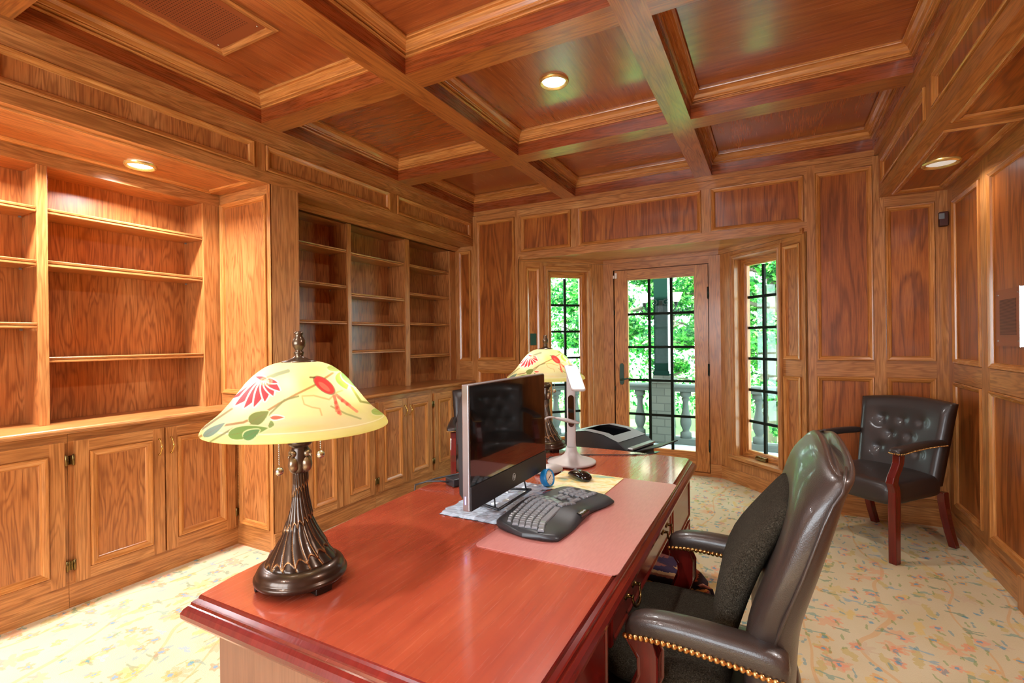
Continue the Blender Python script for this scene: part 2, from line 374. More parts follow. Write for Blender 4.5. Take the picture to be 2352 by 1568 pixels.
    def build(s, name, mats, parent=None, bevel=0, seg=2, subsurf=0, world=True, wn=False):
        me = bpy.data.meshes.new(name); off = Vector((0, 0, 0))
        if parent is not None and world:
            q = parent
            while q is not None: off += q.location; q = q.parent
        me.from_pydata([tuple(p-off) for p in s.V], [], s.Fc)
        me.validate(verbose=False) if False else None
        uvl = me.uv_layers.new(name='UVMap').data
        co = s.V
        uv = np.zeros((len(me.loops), 2), dtype=np.float32); li = 0
        for fi, idx in enumerate(s.Fc):
            a, b, c_ = co[idx[0]], co[idx[1]], co[idx[2]]
            n = (b-a).cross(c_-b)
            if len(idx) > 3: n = (co[idx[2]]-co[idx[0]]).cross(co[idx[3]]-co[idx[1]])
            if n.length < 1e-12: n = Vector((0, 0, 1))
            n.normalize(); g = s.G[fi]; t = g-n*n.dot(g)
            if t.length < .2: t = n.orthogonal()
            t.normalize(); w_ = n.cross(t)
            # stable sign so neighbouring strips agree
            if w_.dot(Vector((1, .9, .8))) < 0: w_ = -w_
            o = s.Of[fi]
            for vi in idx:
                p = co[vi]; uv[li] = (p.dot(t)+o*1.37, p.dot(w_)+o); li += 1
        uvl.foreach_set('uv', uv.ravel())
        if isinstance(mats, str): mats = [mats]
        for m in mats: me.materials.append(MATS[m])
        me.polygons.foreach_set('material_index', s.Mi); me.polygons.foreach_set('use_smooth', s.Sm)
        if s.C is not None:
            ca = me.color_attributes.new('paint', 'FLOAT_COLOR', 'POINT'); ca.data.foreach_set('color', np.asarray(s.C, dtype=np.float32).ravel())
        me.update()
        o = bpy.data.objects.new(name, me); col.objects.link(o)
        if parent is not None: o.parent = parent
        if bevel:
            b = o.modifiers.new('bevel', 'BEVEL'); b.width = bevel; b.segments = seg; b.limit_method = 'ANGLE'; b.angle_limit = R_(40); b.harden_normals = False
        if subsurf:
            b = o.modifiers.new('sub', 'SUBSURF'); b.levels = subsurf; b.render_levels = subsurf
        return o

def tag(o, label=None, cat=None, group=None, kind=None):
    if label: o['label'] = label
    if cat: o['category'] = cat
    if group: o['group'] = group
    if kind: o['kind'] = kind
    return o
def thing(name, label, cat, loc=(0, 0, 0), group=None, kind=None, rotz=0):
    o = bpy.data.objects.new(name, None); col.objects.link(o); o.location = loc; o.rotation_euler = (0, 0, rotz); o.empty_display_size = .05
    return tag(o, label, cat, group, kind)
def kids(o): return [c for c in bpy.data.objects if c.parent == o]
def copy_tree(o, parent=None):
    c = o.copy(); col.objects.link(c)
    if parent is not None: c.parent = parent
    for ch in kids(o): copy_tree(ch, c)
    return c
def superell(cx, cy_, a, b, z, n=32, e=3.0):
    out = []
    for k in range(n):
        t = 2*math.pi*k/n; c, s_ = math.cos(t), math.sin(t)
        out.append((cx+a*math.copysign(abs(c)**(2/e), c), cy_+b*math.copysign(abs(s_)**(2/e), s_), z))
    return out
# ================================================================== ROOM SHELL (measured units, scaled by K)
YB = -2.75          # wall behind the camera
PM = [(0, 0), (0, -.010), (.005, -.010), (.005, .010), (.009, .015), (.017, .014), (.030, .007), (.038, .003), (.042, -.008), (.045, -.012)]   # wall panel moulding
def panel_wall(mb, O, U, V_, N, W, H, rects, prof=PM, depth=-.012, veneer=1, horiz=False, mould=2, mi0=None):
    O, U, V_, N = map(Vector, (O, U, V_, N))
    us = sorted({0, W, *[r[0] for r in rects], *[r[1] for r in rects]}); vs = sorted({0, H, *[r[2] for r in rects], *[r[3] for r in rects]})
    key = {}
    for a0, a1 in zip(us, us[1:]):
        for b0, b1 in zip(vs, vs[1:]):
            ca, cb = (a0+a1)/2, (b0+b1)/2
            if any(r[0] < ca < r[1] and r[2] < cb < r[3] for r in rects): continue
            over = [r for r in rects if r[0] < ca < r[1]]; side = [r for r in rects if r[2] < cb < r[3]]
            if horiz: rail = not (side and not over)
            else: rail = bool(over)
            k = ('r', round(b0, 3)) if rail else ('s', round(a0, 3), horiz and round(b0, 3))
            if k not in key: key[k] = random.random()*30
            mb.f([mb.v(O+U*a+V_*b) for a, b in ((a0, b0), (a1, b0), (a1, b1), (a0, b1))], U if rail else V_, key[k], 0)
    for r in rects:
        gr = V_
        if len(r) > 4: gr = U if r[4] == 'u' else V_
        mb.frame(O, U, V_, N, r[0], r[1], r[2], r[3], prof, mi=mould, cmi=veneer, capg=gr, mi0=mi0)
X_, Y_, Z_ = (1, 0, 0), (0, 1, 0), (0, 0, 1)
OV = ['oak', 'oak_veneer', 'oak_mould']; OC = ['oak', 'oak_cathedral', 'oak_mould']
# ---- floor
m = MB(K); m.box(-4.6, 1.6, YB-.2, 6.55, -.12, 0, g='y'); tag(m.build('floor', 'carpet'), kind='structure', label='cream carpet with scattered flowers')
# ---- far wall: full-height panels, frieze, and the panel in the recess return
m = MB(K)
fw_r = [(-3.365, -2.81, 1.377, 3.155), (-3.365, -2.81, .22, 1.26),
        (-2.725, -2.07, 2.708, 3.152), (-1.98, -.639, 2.706, 3.152), (-.553, .267, 2.711, 3.153),
        (.356, .797, 1.404, 3.156), (.356, .797, .22, 1.264)]
def shift(rs, dx, dz=0): return [(r[0]-dx, r[1]-dx, r[2]-dz, r[3]-dz, *r[4:]) for r in rs]
yf = 5.4
# left of the bay
panel_wall(m, (-3.42, yf, 0), X_, Z_, (0, -1, 0), .652, 3.3, shift([r for r in fw_r if r[1] < -2.77], -3.42))
panel_wall(m, (-2.768, yf, 2.62), X_, Z_, (0, -1, 0), 3.058, .68, shift([r for r in fw_r if r[2] > 2.7 and -2.77 < r[0] < .3], -2.768, 2.62), horiz=True)
panel_wall(m, (.29, yf, 0), X_, Z_, (0, -1, 0), .55, 3.3, shift([r for r in fw_r if r[0] > .3], .29))
panel_wall(m, (.84, yf, 0), X_, Z_, (0, -1, 0), .50, 2.9, shift([(.881, 1.228, 1.404, 2.768), (.881, 1.228, .22, 1.264)], .84))
panel_wall(m, (-3.74, yf, 1.1), X_, Z_, (0, -1, 0), .32, 1.8, shift([(-3.648, -3.452, 1.367, 2.803)], -3.74, 1.1))
m.box(-4.6, -2.768, yf+.02, yf+.16, 0, 3.7); m.box(.29, 1.5, yf+.02, yf+.16, 0, 3.7); m.box(-2.768, .29, yf+.02, yf+.14, 2.73, 3.7)
m.box(-3.42, -2.768, yf-.012, yf, 0, .155, g='x'); m.box(.29, 1.31, yf-.012, yf, 0, .150, g='x')
m.box(-3.43, .85, yf-.025, yf, 3.232, 3.2795, g='x')
tag(m.build('wall_back', OC, bevel=.0), kind='structure')
# ---- the bay: two slanted walls with a window each, flat wall with the glazed door
bl, br, by = -1.943, -.540, 6.21
s2 = math.sqrt(.5)
def slant(name, corner, sgn):
    """corner = room-side corner at y=6.21; sgn +1 right wall, -1 left wall. u runs from that corner to the room"""
    m = MB(K); U = Vector((sgn*s2, -s2, 0)); N = Vector((-sgn*s2, -s2, 0)); O = Vector((corner, by, 0)); L = .81/s2
    if sgn > 0: op = (.240, .820); st = (.886, 1.095)
    else: op = (.222, .768); st = (.880, 1.062)
    w0, w1 = op; z0, z1 = .31, 2.50
    # cells around the opening and the strip panels
    panel_wall(m, O, U, Z_, N, w0, 2.66, [])
    panel_wall(m, O+U*w0, U, Z_, N, w1-w0, z0, [(.04, w1-w0-.04, .0, .0001)][:0])
    m.f([m.v(O+U*a+Vector((0, 0, b))) for a, b in ((w0, z1), (w1, z1), (w1, 2.66), (w0, 2.66))], U, 3.3, 0)
    panel_wall(m, O+U*w1, U, Z_, N, L-w1, 2.66, [(st[0]-w1, st[1]-w1, 1.404, 2.53), (st[0]-w1, st[1]-w1, .22, 1.25)])
    # reveal of the opening
    D = -.13
    for a, b in (((w0, z0), (w1, z0)), ((w1, z0), (w1, z1)), ((w1, z1), (w0, z1)), ((w0, z1), (w0, z0))):
        p = [O+U*a[0]+Vector((0, 0, a[1])), O+U*b[0]+Vector((0, 0, b[1])), O+U*b[0]+Vector((0, 0, b[1]))+N*D, O+U*a[0]+Vector((0, 0, a[1]))+N*D]
        m.f([m.v(q) for q in p], (p[1]-p[0]).normalized(), random.random()*9, 0)
    # solid wall behind
    for a0, a1, b0, b1 in ((0, w0-.003, 0, 2.66), (w0-.003, w1+.003, 0, z0-.003), (w0-.003, w1+.003, z1+.003, 2.66), (w1+.003, L, 0, 2.66)):
        m.obox(O, U, Z_, N, a0, a1, b0, b1, -.13, -.014)
    m.obox(O, U, Z_, N, 0, L, 0, .15, 0, .012, g=U)
    tag(m.build(name, OV), kind='structure')
    # casing + window
    cw = .064 if sgn > 0 else .056
    wn = thing('window_1' if sgn > 0 else 'window_2', None, None, tuple(Vector((corner, by, 0))*K+U*(w0+w1)/2*K), kind='structure')
    c = MB(K); P = [(-cw, 0), (-cw, .022), (-cw+.012, .026), (-cw+.02, .016), (-cw+.035, .016), (-cw+.042, .022), (-.006, .018), (-.001, .012), (-.001, 0)]
    c.frame(O, U, Z_, N, w0, w1, z0, z1, P, cap=False)
    if sgn > 0 or 1: c.obox(O, U, Z_, N, w0-cw-.02, w1+cw+.02, z0-.03, z0, 0, .05, g=U)
    c.build('casing', 'oak', wn)
    g0, g1, h0, h1 = w0+.075, w1-.075, .385, 2.415
    sa = MB(K); sa.frame(O+N*-.10, U, Z_, N, w0, w1, z0, z1, [(.001, -.028), (.001, .02), (.05, .022), (.058, .016), (.066, .016), (.075, .008), (.075, -.03)], cap=False)
    sa.build('sash', 'oak_door', wn)
    gm = (g0+g1)/2; gl = MB(K); gl.obox(O, U, Z_, N, g0-.01, g1+.01, h0-.01, h1+.01, -.122, -.116); gl.build('glass_pane', 'window_glass', wn)
    mu = MB(K); mu.obox(O, U, Z_, N, gm-.015, gm+.015, h0, h1, -.13, -.104)
    for z in (2.075, 1.737, 1.398, 1.052, .705): mu.obox(O, U, Z_, N, g0, g1, z-.014, z+.014, -.129, -.105)
    mu.build('muntin_grid', 'muntin', wn)
    cr = MB(K); cr.obox(O, U, Z_, N, gm-.07, gm+.07, z0+.005, z0+.045, -.09, -.045); cr.tube([O+U*(gm+.02)+Vector((0, 0, z0+.04))+N*-.04, O+U*(gm-.03)+Vector((0, 0, z0+.05))+N*-.03, O+U*(gm-.06)+Vector((0, 0, z0+.025))+N*-.035], .009)
    cr.build('crank_handle', 'antique_brass', wn, bevel=.003)
slant('wall_bay_right', br, 1); slant('wall_bay_left', bl, -1)
m = MB(K)
dx0, dx1, dz1 = -1.800, -.677, 2.512
panel_wall(m, (bl, by, 0), X_, Z_, (0, -1, 0), dx0-.012-bl, 2.66, [])
panel_wall(m, (dx1+.012, by, 0), X_, Z_, (0, -1, 0), br-dx1-.012, 2.66, [])
m.poly([(dx0-.012, by, dz1), (dx1+.012, by, dz1), (dx1+.012, by, 2.66), (dx0-.012, by, 2.66)], g='x')
for x in (dx0-.012, dx1+.012): m.poly([(x, by, 0), (x, by, dz1), (x, by+.13, dz1), (x, by+.13, 0)])
m.poly([(dx0-.012, by, dz1), (dx1+.012, by, dz1), (dx1+.012, by+.13, dz1), (dx0-.012, by+.13, dz1)], g='x')
m.box(bl-.09, dx0-.012, by+.014, by+.13, 0, 2.66); m.box(dx1+.012, br+.09, by+.014, by+.13, 0, 2.66); m.box(dx0-.012, dx1+.012, by+.014, by+.13, dz1+.002, 2.66)
m.box(bl, dx0-.012, by-.014, by, 0, .15, g='x'); m.box(dx1+.012, br, by-.014, by, 0, .15, g='x')
tag(m.build('wall_bay_middle', OV), kind='structure')
# bay soffit
m = MB(K)
m.poly([(-2.768, yf, 2.62), (.29, yf, 2.62), (.29, yf+.03, 2.62), (-2.768, yf+.03, 2.62)], g='x')
m.prism([(-2.768, yf+.014), (bl-.1, by+.15), (br+.1, by+.15), (.29, yf+.014)], 2.645, 2.72, 'z', g='x')
b = .03
for p0, p1 in (((-2.75, 5.402), (bl, by)), ((bl, by), (br, by)), ((br, by), (.27, 5.402))):
    p0, p1 = Vector((*p0, 0)), Vector((*p1, 0)); u = (p1-p0).normalized(); n = Vector((u.y, -u.x, 0))
    m.obox(p0, u, Z_, n, 0, (p1-p0).length, 2.60, 2.655, 0, .03, g=u)
tag(m.build('ceiling_bay', OV), kind='structure')
# threshold
m = MB(K); m.box(dx0-.012, dx1+.012, by-.02, by+.14, 0, .035, g='x'); tag(m.build('trim_1', 'oak'), kind='structure')
# ---- door
dr = thing('door_1', None, None, ((dx0+dx1)/2*K, 6.24*K, 0), kind='structure')
m = MB(K); y0, y1 = 6.225, 6.275; gx0, gx1, gz0, gz1 = -1.632, -.833, .272, 2.375
m.box(dx0, gx0, y0, y1, .042, dz1-.008, g='z'); m.box(gx1, dx1, y0, y1, .042, dz1-.008, g='z')
m.box(gx0, gx1, y0, y1, gz1, dz1-.008, g='x'); m.box(gx0, gx1, y0, y1, .042, gz0, g='x')
m.build('door_frame', 'oak_door', dr)
m = MB(K); m.box(gx0-.01, gx1+.01, 6.248, 6.254, gz0-.01, gz1+.01); m.build('glass_pane', 'window_glass', dr)
m = MB(K)
for x in (gx0+(gx1-gx0)/3, gx0+2*(gx1-gx0)/3): m.box(x-.016, x+.016, 6.236, 6.262, gz0, gz1)
for z in (1.943, 1.527, 1.112, .683): m.box(gx0, gx1, 6.237, 6.261, z-.015, z+.015)
m.build('muntin_grid', 'muntin', dr)
m = MB(K); ys_ = 6.277
m.box(dx0-.012, dx0+.02, ys_, ys_+.03, .036, dz1); m.box(dx1-.02, dx1+.012, ys_, ys_+.03, .036, dz1); m.box(dx0+.02, dx1-.02, ys_, ys_+.03, dz1-.02, dz1); m.box(dx0+.02, dx1-.02, ys_, ys_+.03, .036, .055)
m.build('door_stop', 'oak_door', dr)
hd = MB(K); hx, hz = -1.715, 1.185
hd.prism([(hx-.014, hz-.135), (hx+.014, hz-.135), (hx+.027, hz-.11), (hx+.027, hz+.11), (hx+.014, hz+.135), (hx-.014, hz+.135), (hx-.027, hz+.11), (hx-.027, hz-.11)], y0-.010, y0, 'y')
hp = hd.build('handle_plate', 'dark_plate', dr, bevel=.002)
hl = MB(K); hl.tube([(hx, y0-.008, hz-.07), (hx, y0-.06, hz-.07), (hx+.03, y0-.07, hz-.066), (hx+.09, y0-.066, hz-.05), (hx+.125, y0-.06, hz-.055)], [.012, .011, .010, .009, .007])
hl.build('lever', 'dark_plate', hp)
for z in (2.17, 1.26, .36):
    h = MB(K); h.lathe([(.013, -.065), (.013, .065)], 12, (dx1+.004, y0-.008, z)); h.lathe([(.006, -.08), (.012, -.065)], 12, (dx1+.004, y0-.008, z)); h.build('hinge', 'dark_bronze', dr)
h = MB(K); h.lathe([(.009, -.03), (.009, .03)], 10, (dx0-.004, y0-.01, 1.97)); h.lathe([(.009, -.03), (.009, .03)], 10, (dx0-.004, y0-.01, 1.0)); h.build('latch', 'dark_bronze', dr)
m = MB(K); m.box(-1.79, -1.763, 6.195, 6.224, 2.405, 2.475); m.box(-1.812, -1.796, 6.195, 6.209, 2.405, 2.445)
tag(m.build('door_sensor', 'white_trim', bevel=.002), 'small white contact sensor at the top left corner of the glazed door', 'sensor')

# ---- left wall frieze (above both recesses), pilaster, returns
m = MB(K); xl = -3.42
rects = [(-2.2, -.76), (-.68, .86), (.94, 2.362), (2.452, 3.84), (3.942, 5.343)]
y_0 = YB
panel_wall(m, (xl, y_0, 2.855), Y_, Z_, (1, 0, 0), yf-y_0, .445, [(a-y_0, b-y_0, 2.942-2.855, 3.146-2.855) for a, b in rects if 1] , horiz=True)
# grain of the frieze panels in the photo runs upright
m.box(xl-.14, xl-.014, y_0, yf, 2.90, 3.7, g='y'); m.poly([(xl, y_0, 2.855), (xl, yf, 2.855), (xl-.14, yf, 2.855), (xl-.14, y_0, 2.855)], g='y')
m.box(xl, xl+.030, y_0, yf, 3.232, 3.2795, g='y')
tag(m.build('wall_left', OV), kind='structure')
# pilaster between the recesses
m = MB(K)
m.box(-3.80, xl, 2.501, 2.745, 0, 2.855, g='z')
m.box(-3.80, xl+.012, 2.49, 2.757, 0, .15, g='y')
panel_wall(m, (-4.4, 2.488, 0), X_, Z_, (0, -1, 0), .98, 2.856, [(-4.052+4.4, -3.462+4.4, 1.21, 2.785), (-3.83+4.4, -3.462+4.4, .17, 1.05)])
m.box(-4.4, -3.79, 2.512, 2.745, 0, 2.855)
tag(m.build('trim_2', OV), kind='structure')
# second pilaster out of view behind the camera closes the left recess
m = MB(K); m.box(-4.4, xl, -.75, -.5, 0, 2.856, g='z'); tag(m.build('trim_3', OV), kind='structure')
# recess soffits
m = MB(K)
panel_wall(m, (-4.4, -.5, 2.857), X_, Y_, (0, 0, -1), .98, 2.99, [(.36, .92, .08, 2.91)], prof=[(0, 0), (0, .006), (.006, .012), (.03, .012), (.045, .004), (.05, -.004), (.05, -.006)])
m.box(-4.4, xl-.014, -.5, 2.486, 2.873, 2.93, g='y')
tag(m.build('ceiling_recess_left', OV), kind='structure')
m = MB(K); m.box(-4.1, xl-.014, 2.745, yf, 2.857, 2.93, g='y')
m.box(-3.73, -3.70, 2.745, yf, 2.80, 2.857, g='y')
for q, (x, z) in enumerate(((-3.70, 2.857), (-3.70, 2.84))): pass
m.prism([(-3.70, 2.857), (-3.62, 2.857), (-3.615, 2.848), (-3.635, 2.842), (-3.66, 2.826), (-3.675, 2.812), (-3.70, 2.808)], 2.745, yf, 'y', g='y')
tag(m.build('ceiling_recess_right', OV), kind='structure')
# outer walls behind the built-ins
m = MB(K); m.box(-4.62, -4.42, YB, yf, 0, 3.7, g='z'); m.box(-4.4, -4.0, 2.745, 2.80, 0, 2.9); m.box(-4.42, -3.42, YB, -.75, 0, .01)
panel_wall(m, (xl, YB, 0), Y_, Z_, (1, 0, 0), 2.0, 2.856, [(.1, .95, 1.40, 2.7), (1.05, 1.9, 1.40, 2.7), (.1, .95, .22, 1.26), (1.05, 1.9, .22, 1.26)]); m.box(-3.6, xl-.014, YB, -.75, 0, 2.856)
tag(m.build('wall_left_outer', OV), kind='structure')
# ---- right wall
m = MB(K); xr = 1.31
def ry(a, b): return (yf-b, yf-a)
pr = []
for a, b in ((4.664, 5.275), (3.30, 4.518), (2.0, 3.21), (.7, 1.91), (-.6, .61), (-2.0, -.69)):
    pr += [(yf-b, yf-a, 1.392, 2.738), (yf-b, yf-a, .222, 1.246)]
panel_wall(m, (xr, yf, 0), (0, -1, 0), Z_, (-1, 0, 0), yf-YB, 2.9, pr)
m.box(xr+.014, xr+.15, YB, yf+.15, 0, 3.7, g='z')
m.box(xr-.016, xr, YB, yf, 0, .148, g='y')
m.box(xr-.045, xr, 3.80, 3.98, 0, .20, g='z'); m.box(xr-.035, xr, 3.81, 3.97, .20, .215, g='y')
tag(m.build('wall_right', OC), kind='structure')
# right soffit and its fascia
m = MB(K); xs = .84
SP = [(0, 0), (0, .006), (.006, .012), (.028, .010), (.042, .003), (.046, -.006), (.046, -.008)]
ys = [(3.84, 5.30), (2.25, 3.70), (.7, 2.15), (-.85, .6), (-2.4, -.95)]
panel_wall(m, (xs, YB, 2.856), Y_, X_, (0, 0, -1), yf-YB, xr-xs, [(a-YB, b-YB, .075, .43, 'u') for a, b in ys], prof=SP, horiz=True)
panel_wall(m, (xs, YB, 2.856), Y_, Z_, (-1, 0, 0), yf-YB, .44, [(a-YB, b-YB, .085, .30) for a, b in [(3.86, 5.25)]+ys[1:]], horiz=True)
m.box(xs+.014, xr, YB, yf, 2.87, 3.7, g='y')
m.box(xs-.035, xs, YB, yf, 3.232, 3.2795, g='y')
tag(m.build('ceiling_side', OC), kind='structure')
# ---- coffered ceiling
m = MB(K); zc = 3.28
CX = [(-3.385, -2.165), (-2.0, -.70), (-.535, .795)]
CY = [(4.12, 5.37), (2.575, 3.93), (1.03, 2.40), (-.505, .87), (-2.04, -.66)]
CP = [(0, 0), (0, -.100), (.012, -.100), (.016, -.106), (.012, -.113), (.006, -.114), (.006, -.120), (.020, -.121), (.024, -.127), (.022, -.134), (.026, -.138), (.036, -.156), (.054, -.170), (.070, -.172), (.072, -.178), (.066, -.182), (.066, -.192)]
cells = [(a-xl, b-xl, c-YB, d-YB, 'u' if (i+j) % 2 else 'v') for i, (a, b) in enumerate(CX) for j, (c, d) in enumerate(CY)]
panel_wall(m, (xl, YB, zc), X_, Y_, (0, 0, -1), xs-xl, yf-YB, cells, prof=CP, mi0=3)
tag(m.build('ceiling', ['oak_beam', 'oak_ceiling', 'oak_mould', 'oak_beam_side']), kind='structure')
m = MB(K); m.box(-4.7, 1.7, YB-.3, 6.6, 3.7, 3.8, g='x'); tag(m.build('ceiling_roof', 'roof_shell'), kind='structure')
m = MB(K); m.prism([(-3.2, yf+.1), (-2.2, by+.2), (-.3, by+.2), (.7, yf+.1)], 2.73, 3.7, 'z'); tag(m.build('ceiling_bay_roof', 'roof_shell'), kind='structure')
# ---- wall behind the camera with an added wide window framing the fill light
m = MB(K); wx0, wx1, wz0, wz1 = -3.2, .0, .9, 2.65
for a, b, c, d in ((xl-1, wx0, 0, 3.7), (wx1, xr+.2, 0, 3.7), (wx0, wx1, 0, wz0), (wx0, wx1, wz1, 3.7)): m.box(a, b, YB-.12, YB, c, d, g='z')
tag(m.build('wall_front', OV), kind='structure')
wn = thing('window_added', None, None, ((wx0+wx1)/2*K, YB*K, 0), kind='structure')
m = MB(K); m.frame((0, YB, 0), X_, Z_, (0, 1, 0), wx0, wx1, wz0, wz1, [(-.08, 0), (-.08, .02), (0, .02), (0, -.1)], cap=False); m.build('casing', 'oak', wn)
m = MB(K)
for x in (-2.4, -1.6, -.8): m.box(x-.03, x+.03, YB-.08, YB-.03, wz0, wz1)
m.box(wx0, wx1, YB-.08, YB-.03, 1.95, 1.99); m.build('muntin_grid', 'white_paint', wn)

# ---- ceiling lights
def downlight(x, y, z, r, label, power, lens='can_lens', group='recessed ceiling lights', spread=150):
    lc = (.96, .97, 1.0) if x < -3 else (1, .96, .92)
    t = thing('recessed_light', label, 'ceiling light', (x*K, y*K, z*K), group)
    m = MB(K); m.lathe([(r*.78, -.004), (r*.86, -.010), (r*.93, -.020), (r, -.020), (r*1.08, -.008), (r*1.09, -.0005)], 48, (x, y, z), caps=False); m.build('reflector_ring', 'can_gold', t)
    m = MB(K); m.lathe([(r*.82, -.0015), (r*.8, -.006), (r*.4, -.009), (.001, -.010)], 40, (x, y, z), caps=False); m.build('lens', lens, t)
    if power:
        L = area('lamp', (x*K, y*K, (z-.03)*K), (0, 0, -1), r*1.5*K, 0, power, lc , 'DISK', spread)
        L.parent = t; L.location = (0, 0, -.03*K)
PWR = 25
downlight(-1.365, 3.255, 3.472, .098, 'lit round recessed light in the middle coffer of the ceiling', PWR)
downlight(-3.83, 1.80, 2.862, .088, 'lit recessed light over the left bookcase, above its wide bay', 32)
downlight(-3.83, 1.00, 2.862, .088, 'lit recessed light at the left edge, over the narrow bay of the bookcase', 32)
downlight(1.072, 4.56, 2.864, .105, 'dim gold-rimmed recessed light in the low soffit in the right corner', 3, 'can_lens_dim')
# added recessed lights behind the camera, unseen fill for the room
downlight(-1.365, .18, 3.472, .098, 'added round recessed fill light in the coffer above the camera, out of the photo', PWR)
downlight(-1.365, -1.35, 3.472, .098, 'added round recessed fill light in the rearmost coffer, out of the photo', PWR)
downlight(-3.83, .20, 2.862, .088, 'added recessed fill light over the hidden end of the left bookcase, out of the photo', 32)
downlight(1.072, 1.4, 2.864, .105, 'added recessed fill light in the right soffit beside the camera, out of the photo', 26)
# ---- ceiling vent and wall vent
t = thing('ceiling_vent', 'brown perforated metal vent set in the upper left ceiling coffer', 'vent', (-2.83*K, 1.5*K, 3.46*K))
m = MB(K); m.frame((0, 0, 3.472), X_, Y_, (0, 0, -1), -3.075, -2.545, 1.13, 1.925, [(0, 0), (0, .016), (.02, .020), (.045, .014), (.052, .006)], cap=False); m.build('frame', 'oak', t)
m = MB(K); m.box(-3.022, -2.598, 1.183, 1.872, 3.462, 3.470); pl = m.build('plate', 'grille_brown', t)
m = MB(K)
for i in range(19):
    for j in range(36):
        x = -2.975+i*.0182; y = 1.25+j*.0155
        m.f([m.v((x+.0045*math.cos(a), y+.0045*math.sin(a), 3.4612)) for a in (0, 1.05, 2.1, 3.14, 4.19, 5.24)], 'x', 0)
m.build('perforations', 'grille_dark', pl)
for x in (-2.995, -2.625):
    for y in (1.215, 1.84):
        m = MB(K); m.lathe([(.006, 0), (.005, -.004), (.001, -.005)], 12, (x, y, 3.462)); m.build('screw', 'steel_chain', pl)
t = thing('wall_vent', 'red-brown louvred metal grille on the right wall with a bright steel edge', 'vent', (1.31*K, 4.17*K, 1.73*K))
m = MB(K); m.box(1.296, 1.309, 3.985, 4.358, 1.552, 1.912); pl = m.build('plate', 'grille_brown', t)
m = MB(K)
for i in range(30): m.box(1.2935, 1.297, 4.05, 4.29, 1.625+i*.0075, 1.6285+i*.0075)
m.build('louvres', 'grille_dark', pl)
for y in (4.02, 4.325):
    for z in (1.585, 1.88): m = MB(K); m.box(1.2935, 1.297, y-.010, y+.010, z-.003, z+.003); m.build('screw', 'steel_chain', pl)
m = MB(K); m.box(1.286, 1.309, 3.972, 3.984, 1.548, 1.915); m.build('steel_edge', 'chrome', t, bevel=.002)
# motion sensor
t = thing('motion_sensor', 'small brown motion sensor with a pale lens, high in the right corner', 'sensor', (1.275*K, 5.37*K, 2.6*K))
m = MB(K); m.box(1.245, 1.305, 5.345, 5.398, 2.545, 2.665); m.build('body', 'grille_dark', t, bevel=.006)
m = MB(K); m.box(1.238, 1.278, 5.338, 5.347, 2.602, 2.65); m.build('lens', 'gray_plastic', t, bevel=.003)
# dark plate left of the bay window
U = Vector((-s2, -s2, 0)); N = Vector((s2, -s2, 0)); O = Vector((bl, by, 0))
m = MB(K); m.obox(O, U, Z_, N, .93, 1.008, 1.567, 1.712, -.012, -.002)
tag(m.build('switch_plate', 'dark_plate', bevel=.002), 'dark green blank switch plate on the narrow panel left of the left bay window', 'switch plate')
# ================================================================== BUILT-IN FURNITURE
def pull(parent, x, y, z, g=1):
    """curved brass pull standing on a face that looks along +x (room units)"""
    m = MB(K); pts = []
    for i in range(13):
        t = i/12; pts.append((x+.012+.022*math.sin(math.pi*t)-.004*math.sin(math.pi*3*t), y, z-.055+.11*t))
    r = [.0035, .0035, .004, .004, .005, .005, .0065, .005, .005, .004, .004, .0035, .0035]
    m.tube(pts, r, 8)
    for e in (-.055, .055): m.lathe([(.007, 0), (.005, .008), (.004, .014)], 10, (x, y, z+e), ax=(1, 0, 0))
    return m.build('handle', 'brass', parent)
def hinge(parent, x, y, z, side):
    m = MB(K); m.lathe([(.004, -.034), (.007, -.030), (.0075, .030), (.004, .034)], 10, (x+.004, y, z)); m.box(x-.001, x+.002, y-.02*(side > 0), y+.02*(side < 0), z-.027, z+.027)
    return m.build('hinge', 'antique_brass', parent)
DP = [(0, 0), (0, -.007), (.005, -.007), (.006, .011), (.012, .013), (.022, .011), (.038, .004), (.044, -.004), (.048, -.007)]
def cab_door(parent, xf, y0, y1, z0, z1, hs, label=None):
    """door leaf on plane x = xf; hs = side of hinges (-1 low y, +1 high y)"""
    m = MB(K); O = (xf, y0, z0); W, H = y1-y0, z1-z0; st = .072
    panel_wall(m, O, Y_, Z_, (1, 0, 0), W, H, [(st, W-st, st, H-st)], prof=DP)
    m.frame(O, Y_, Z_, (1, 0, 0), 0, W, 0, H, [(0, -.022), (0, 0)], cap=False)
    d = m.build('door', OV, parent)
    hy = y1 if hs < 0 else y0
    pull(d, xf, hy+hs*.033, z1-.13)
    for z in (z0+.115, z1-.115): hinge(d, xf-.004, (y0-.008) if hs < 0 else (y1+.008), z, -hs)
    return d
def cabinet(y0, y1, xf, xb, doors, label, ends, group, z1=1.085):
    t = thing('base_cabinet', label, 'cabinet', (xf*K, (y0+y1)/2*K, 0), group)
    m = MB(K); x = xf-.022
    openings = doors
    # face frame with the space behind the doors
    m.box(xb, x-.02, y0, y1, .0, z1, g='y')
    m.box(x-.02, x, y0, y1, .0, .165, g='y'); m.box(x-.02, x, y0, y1, 1.02, z1, g='y')
    ed = sorted({y0, y1, *[a for d in doors for a in d[:2]]})
    last = y0
    for d in doors:
        if d[0]+.012 > last: m.box(x-.02, x, last, d[0]+.012, .165, 1.02, g='z')
        last = d[1]-.012
    m.box(x-.02, x, last, y1, .165, 1.02, g='z')
    m.build('carcass', 'oak', t)
    for d in doors: cab_door(t, xf, d[0], d[1], .152, 1.033, d[2])
    return t
GL = 'built-in base cabinets along the left wall'
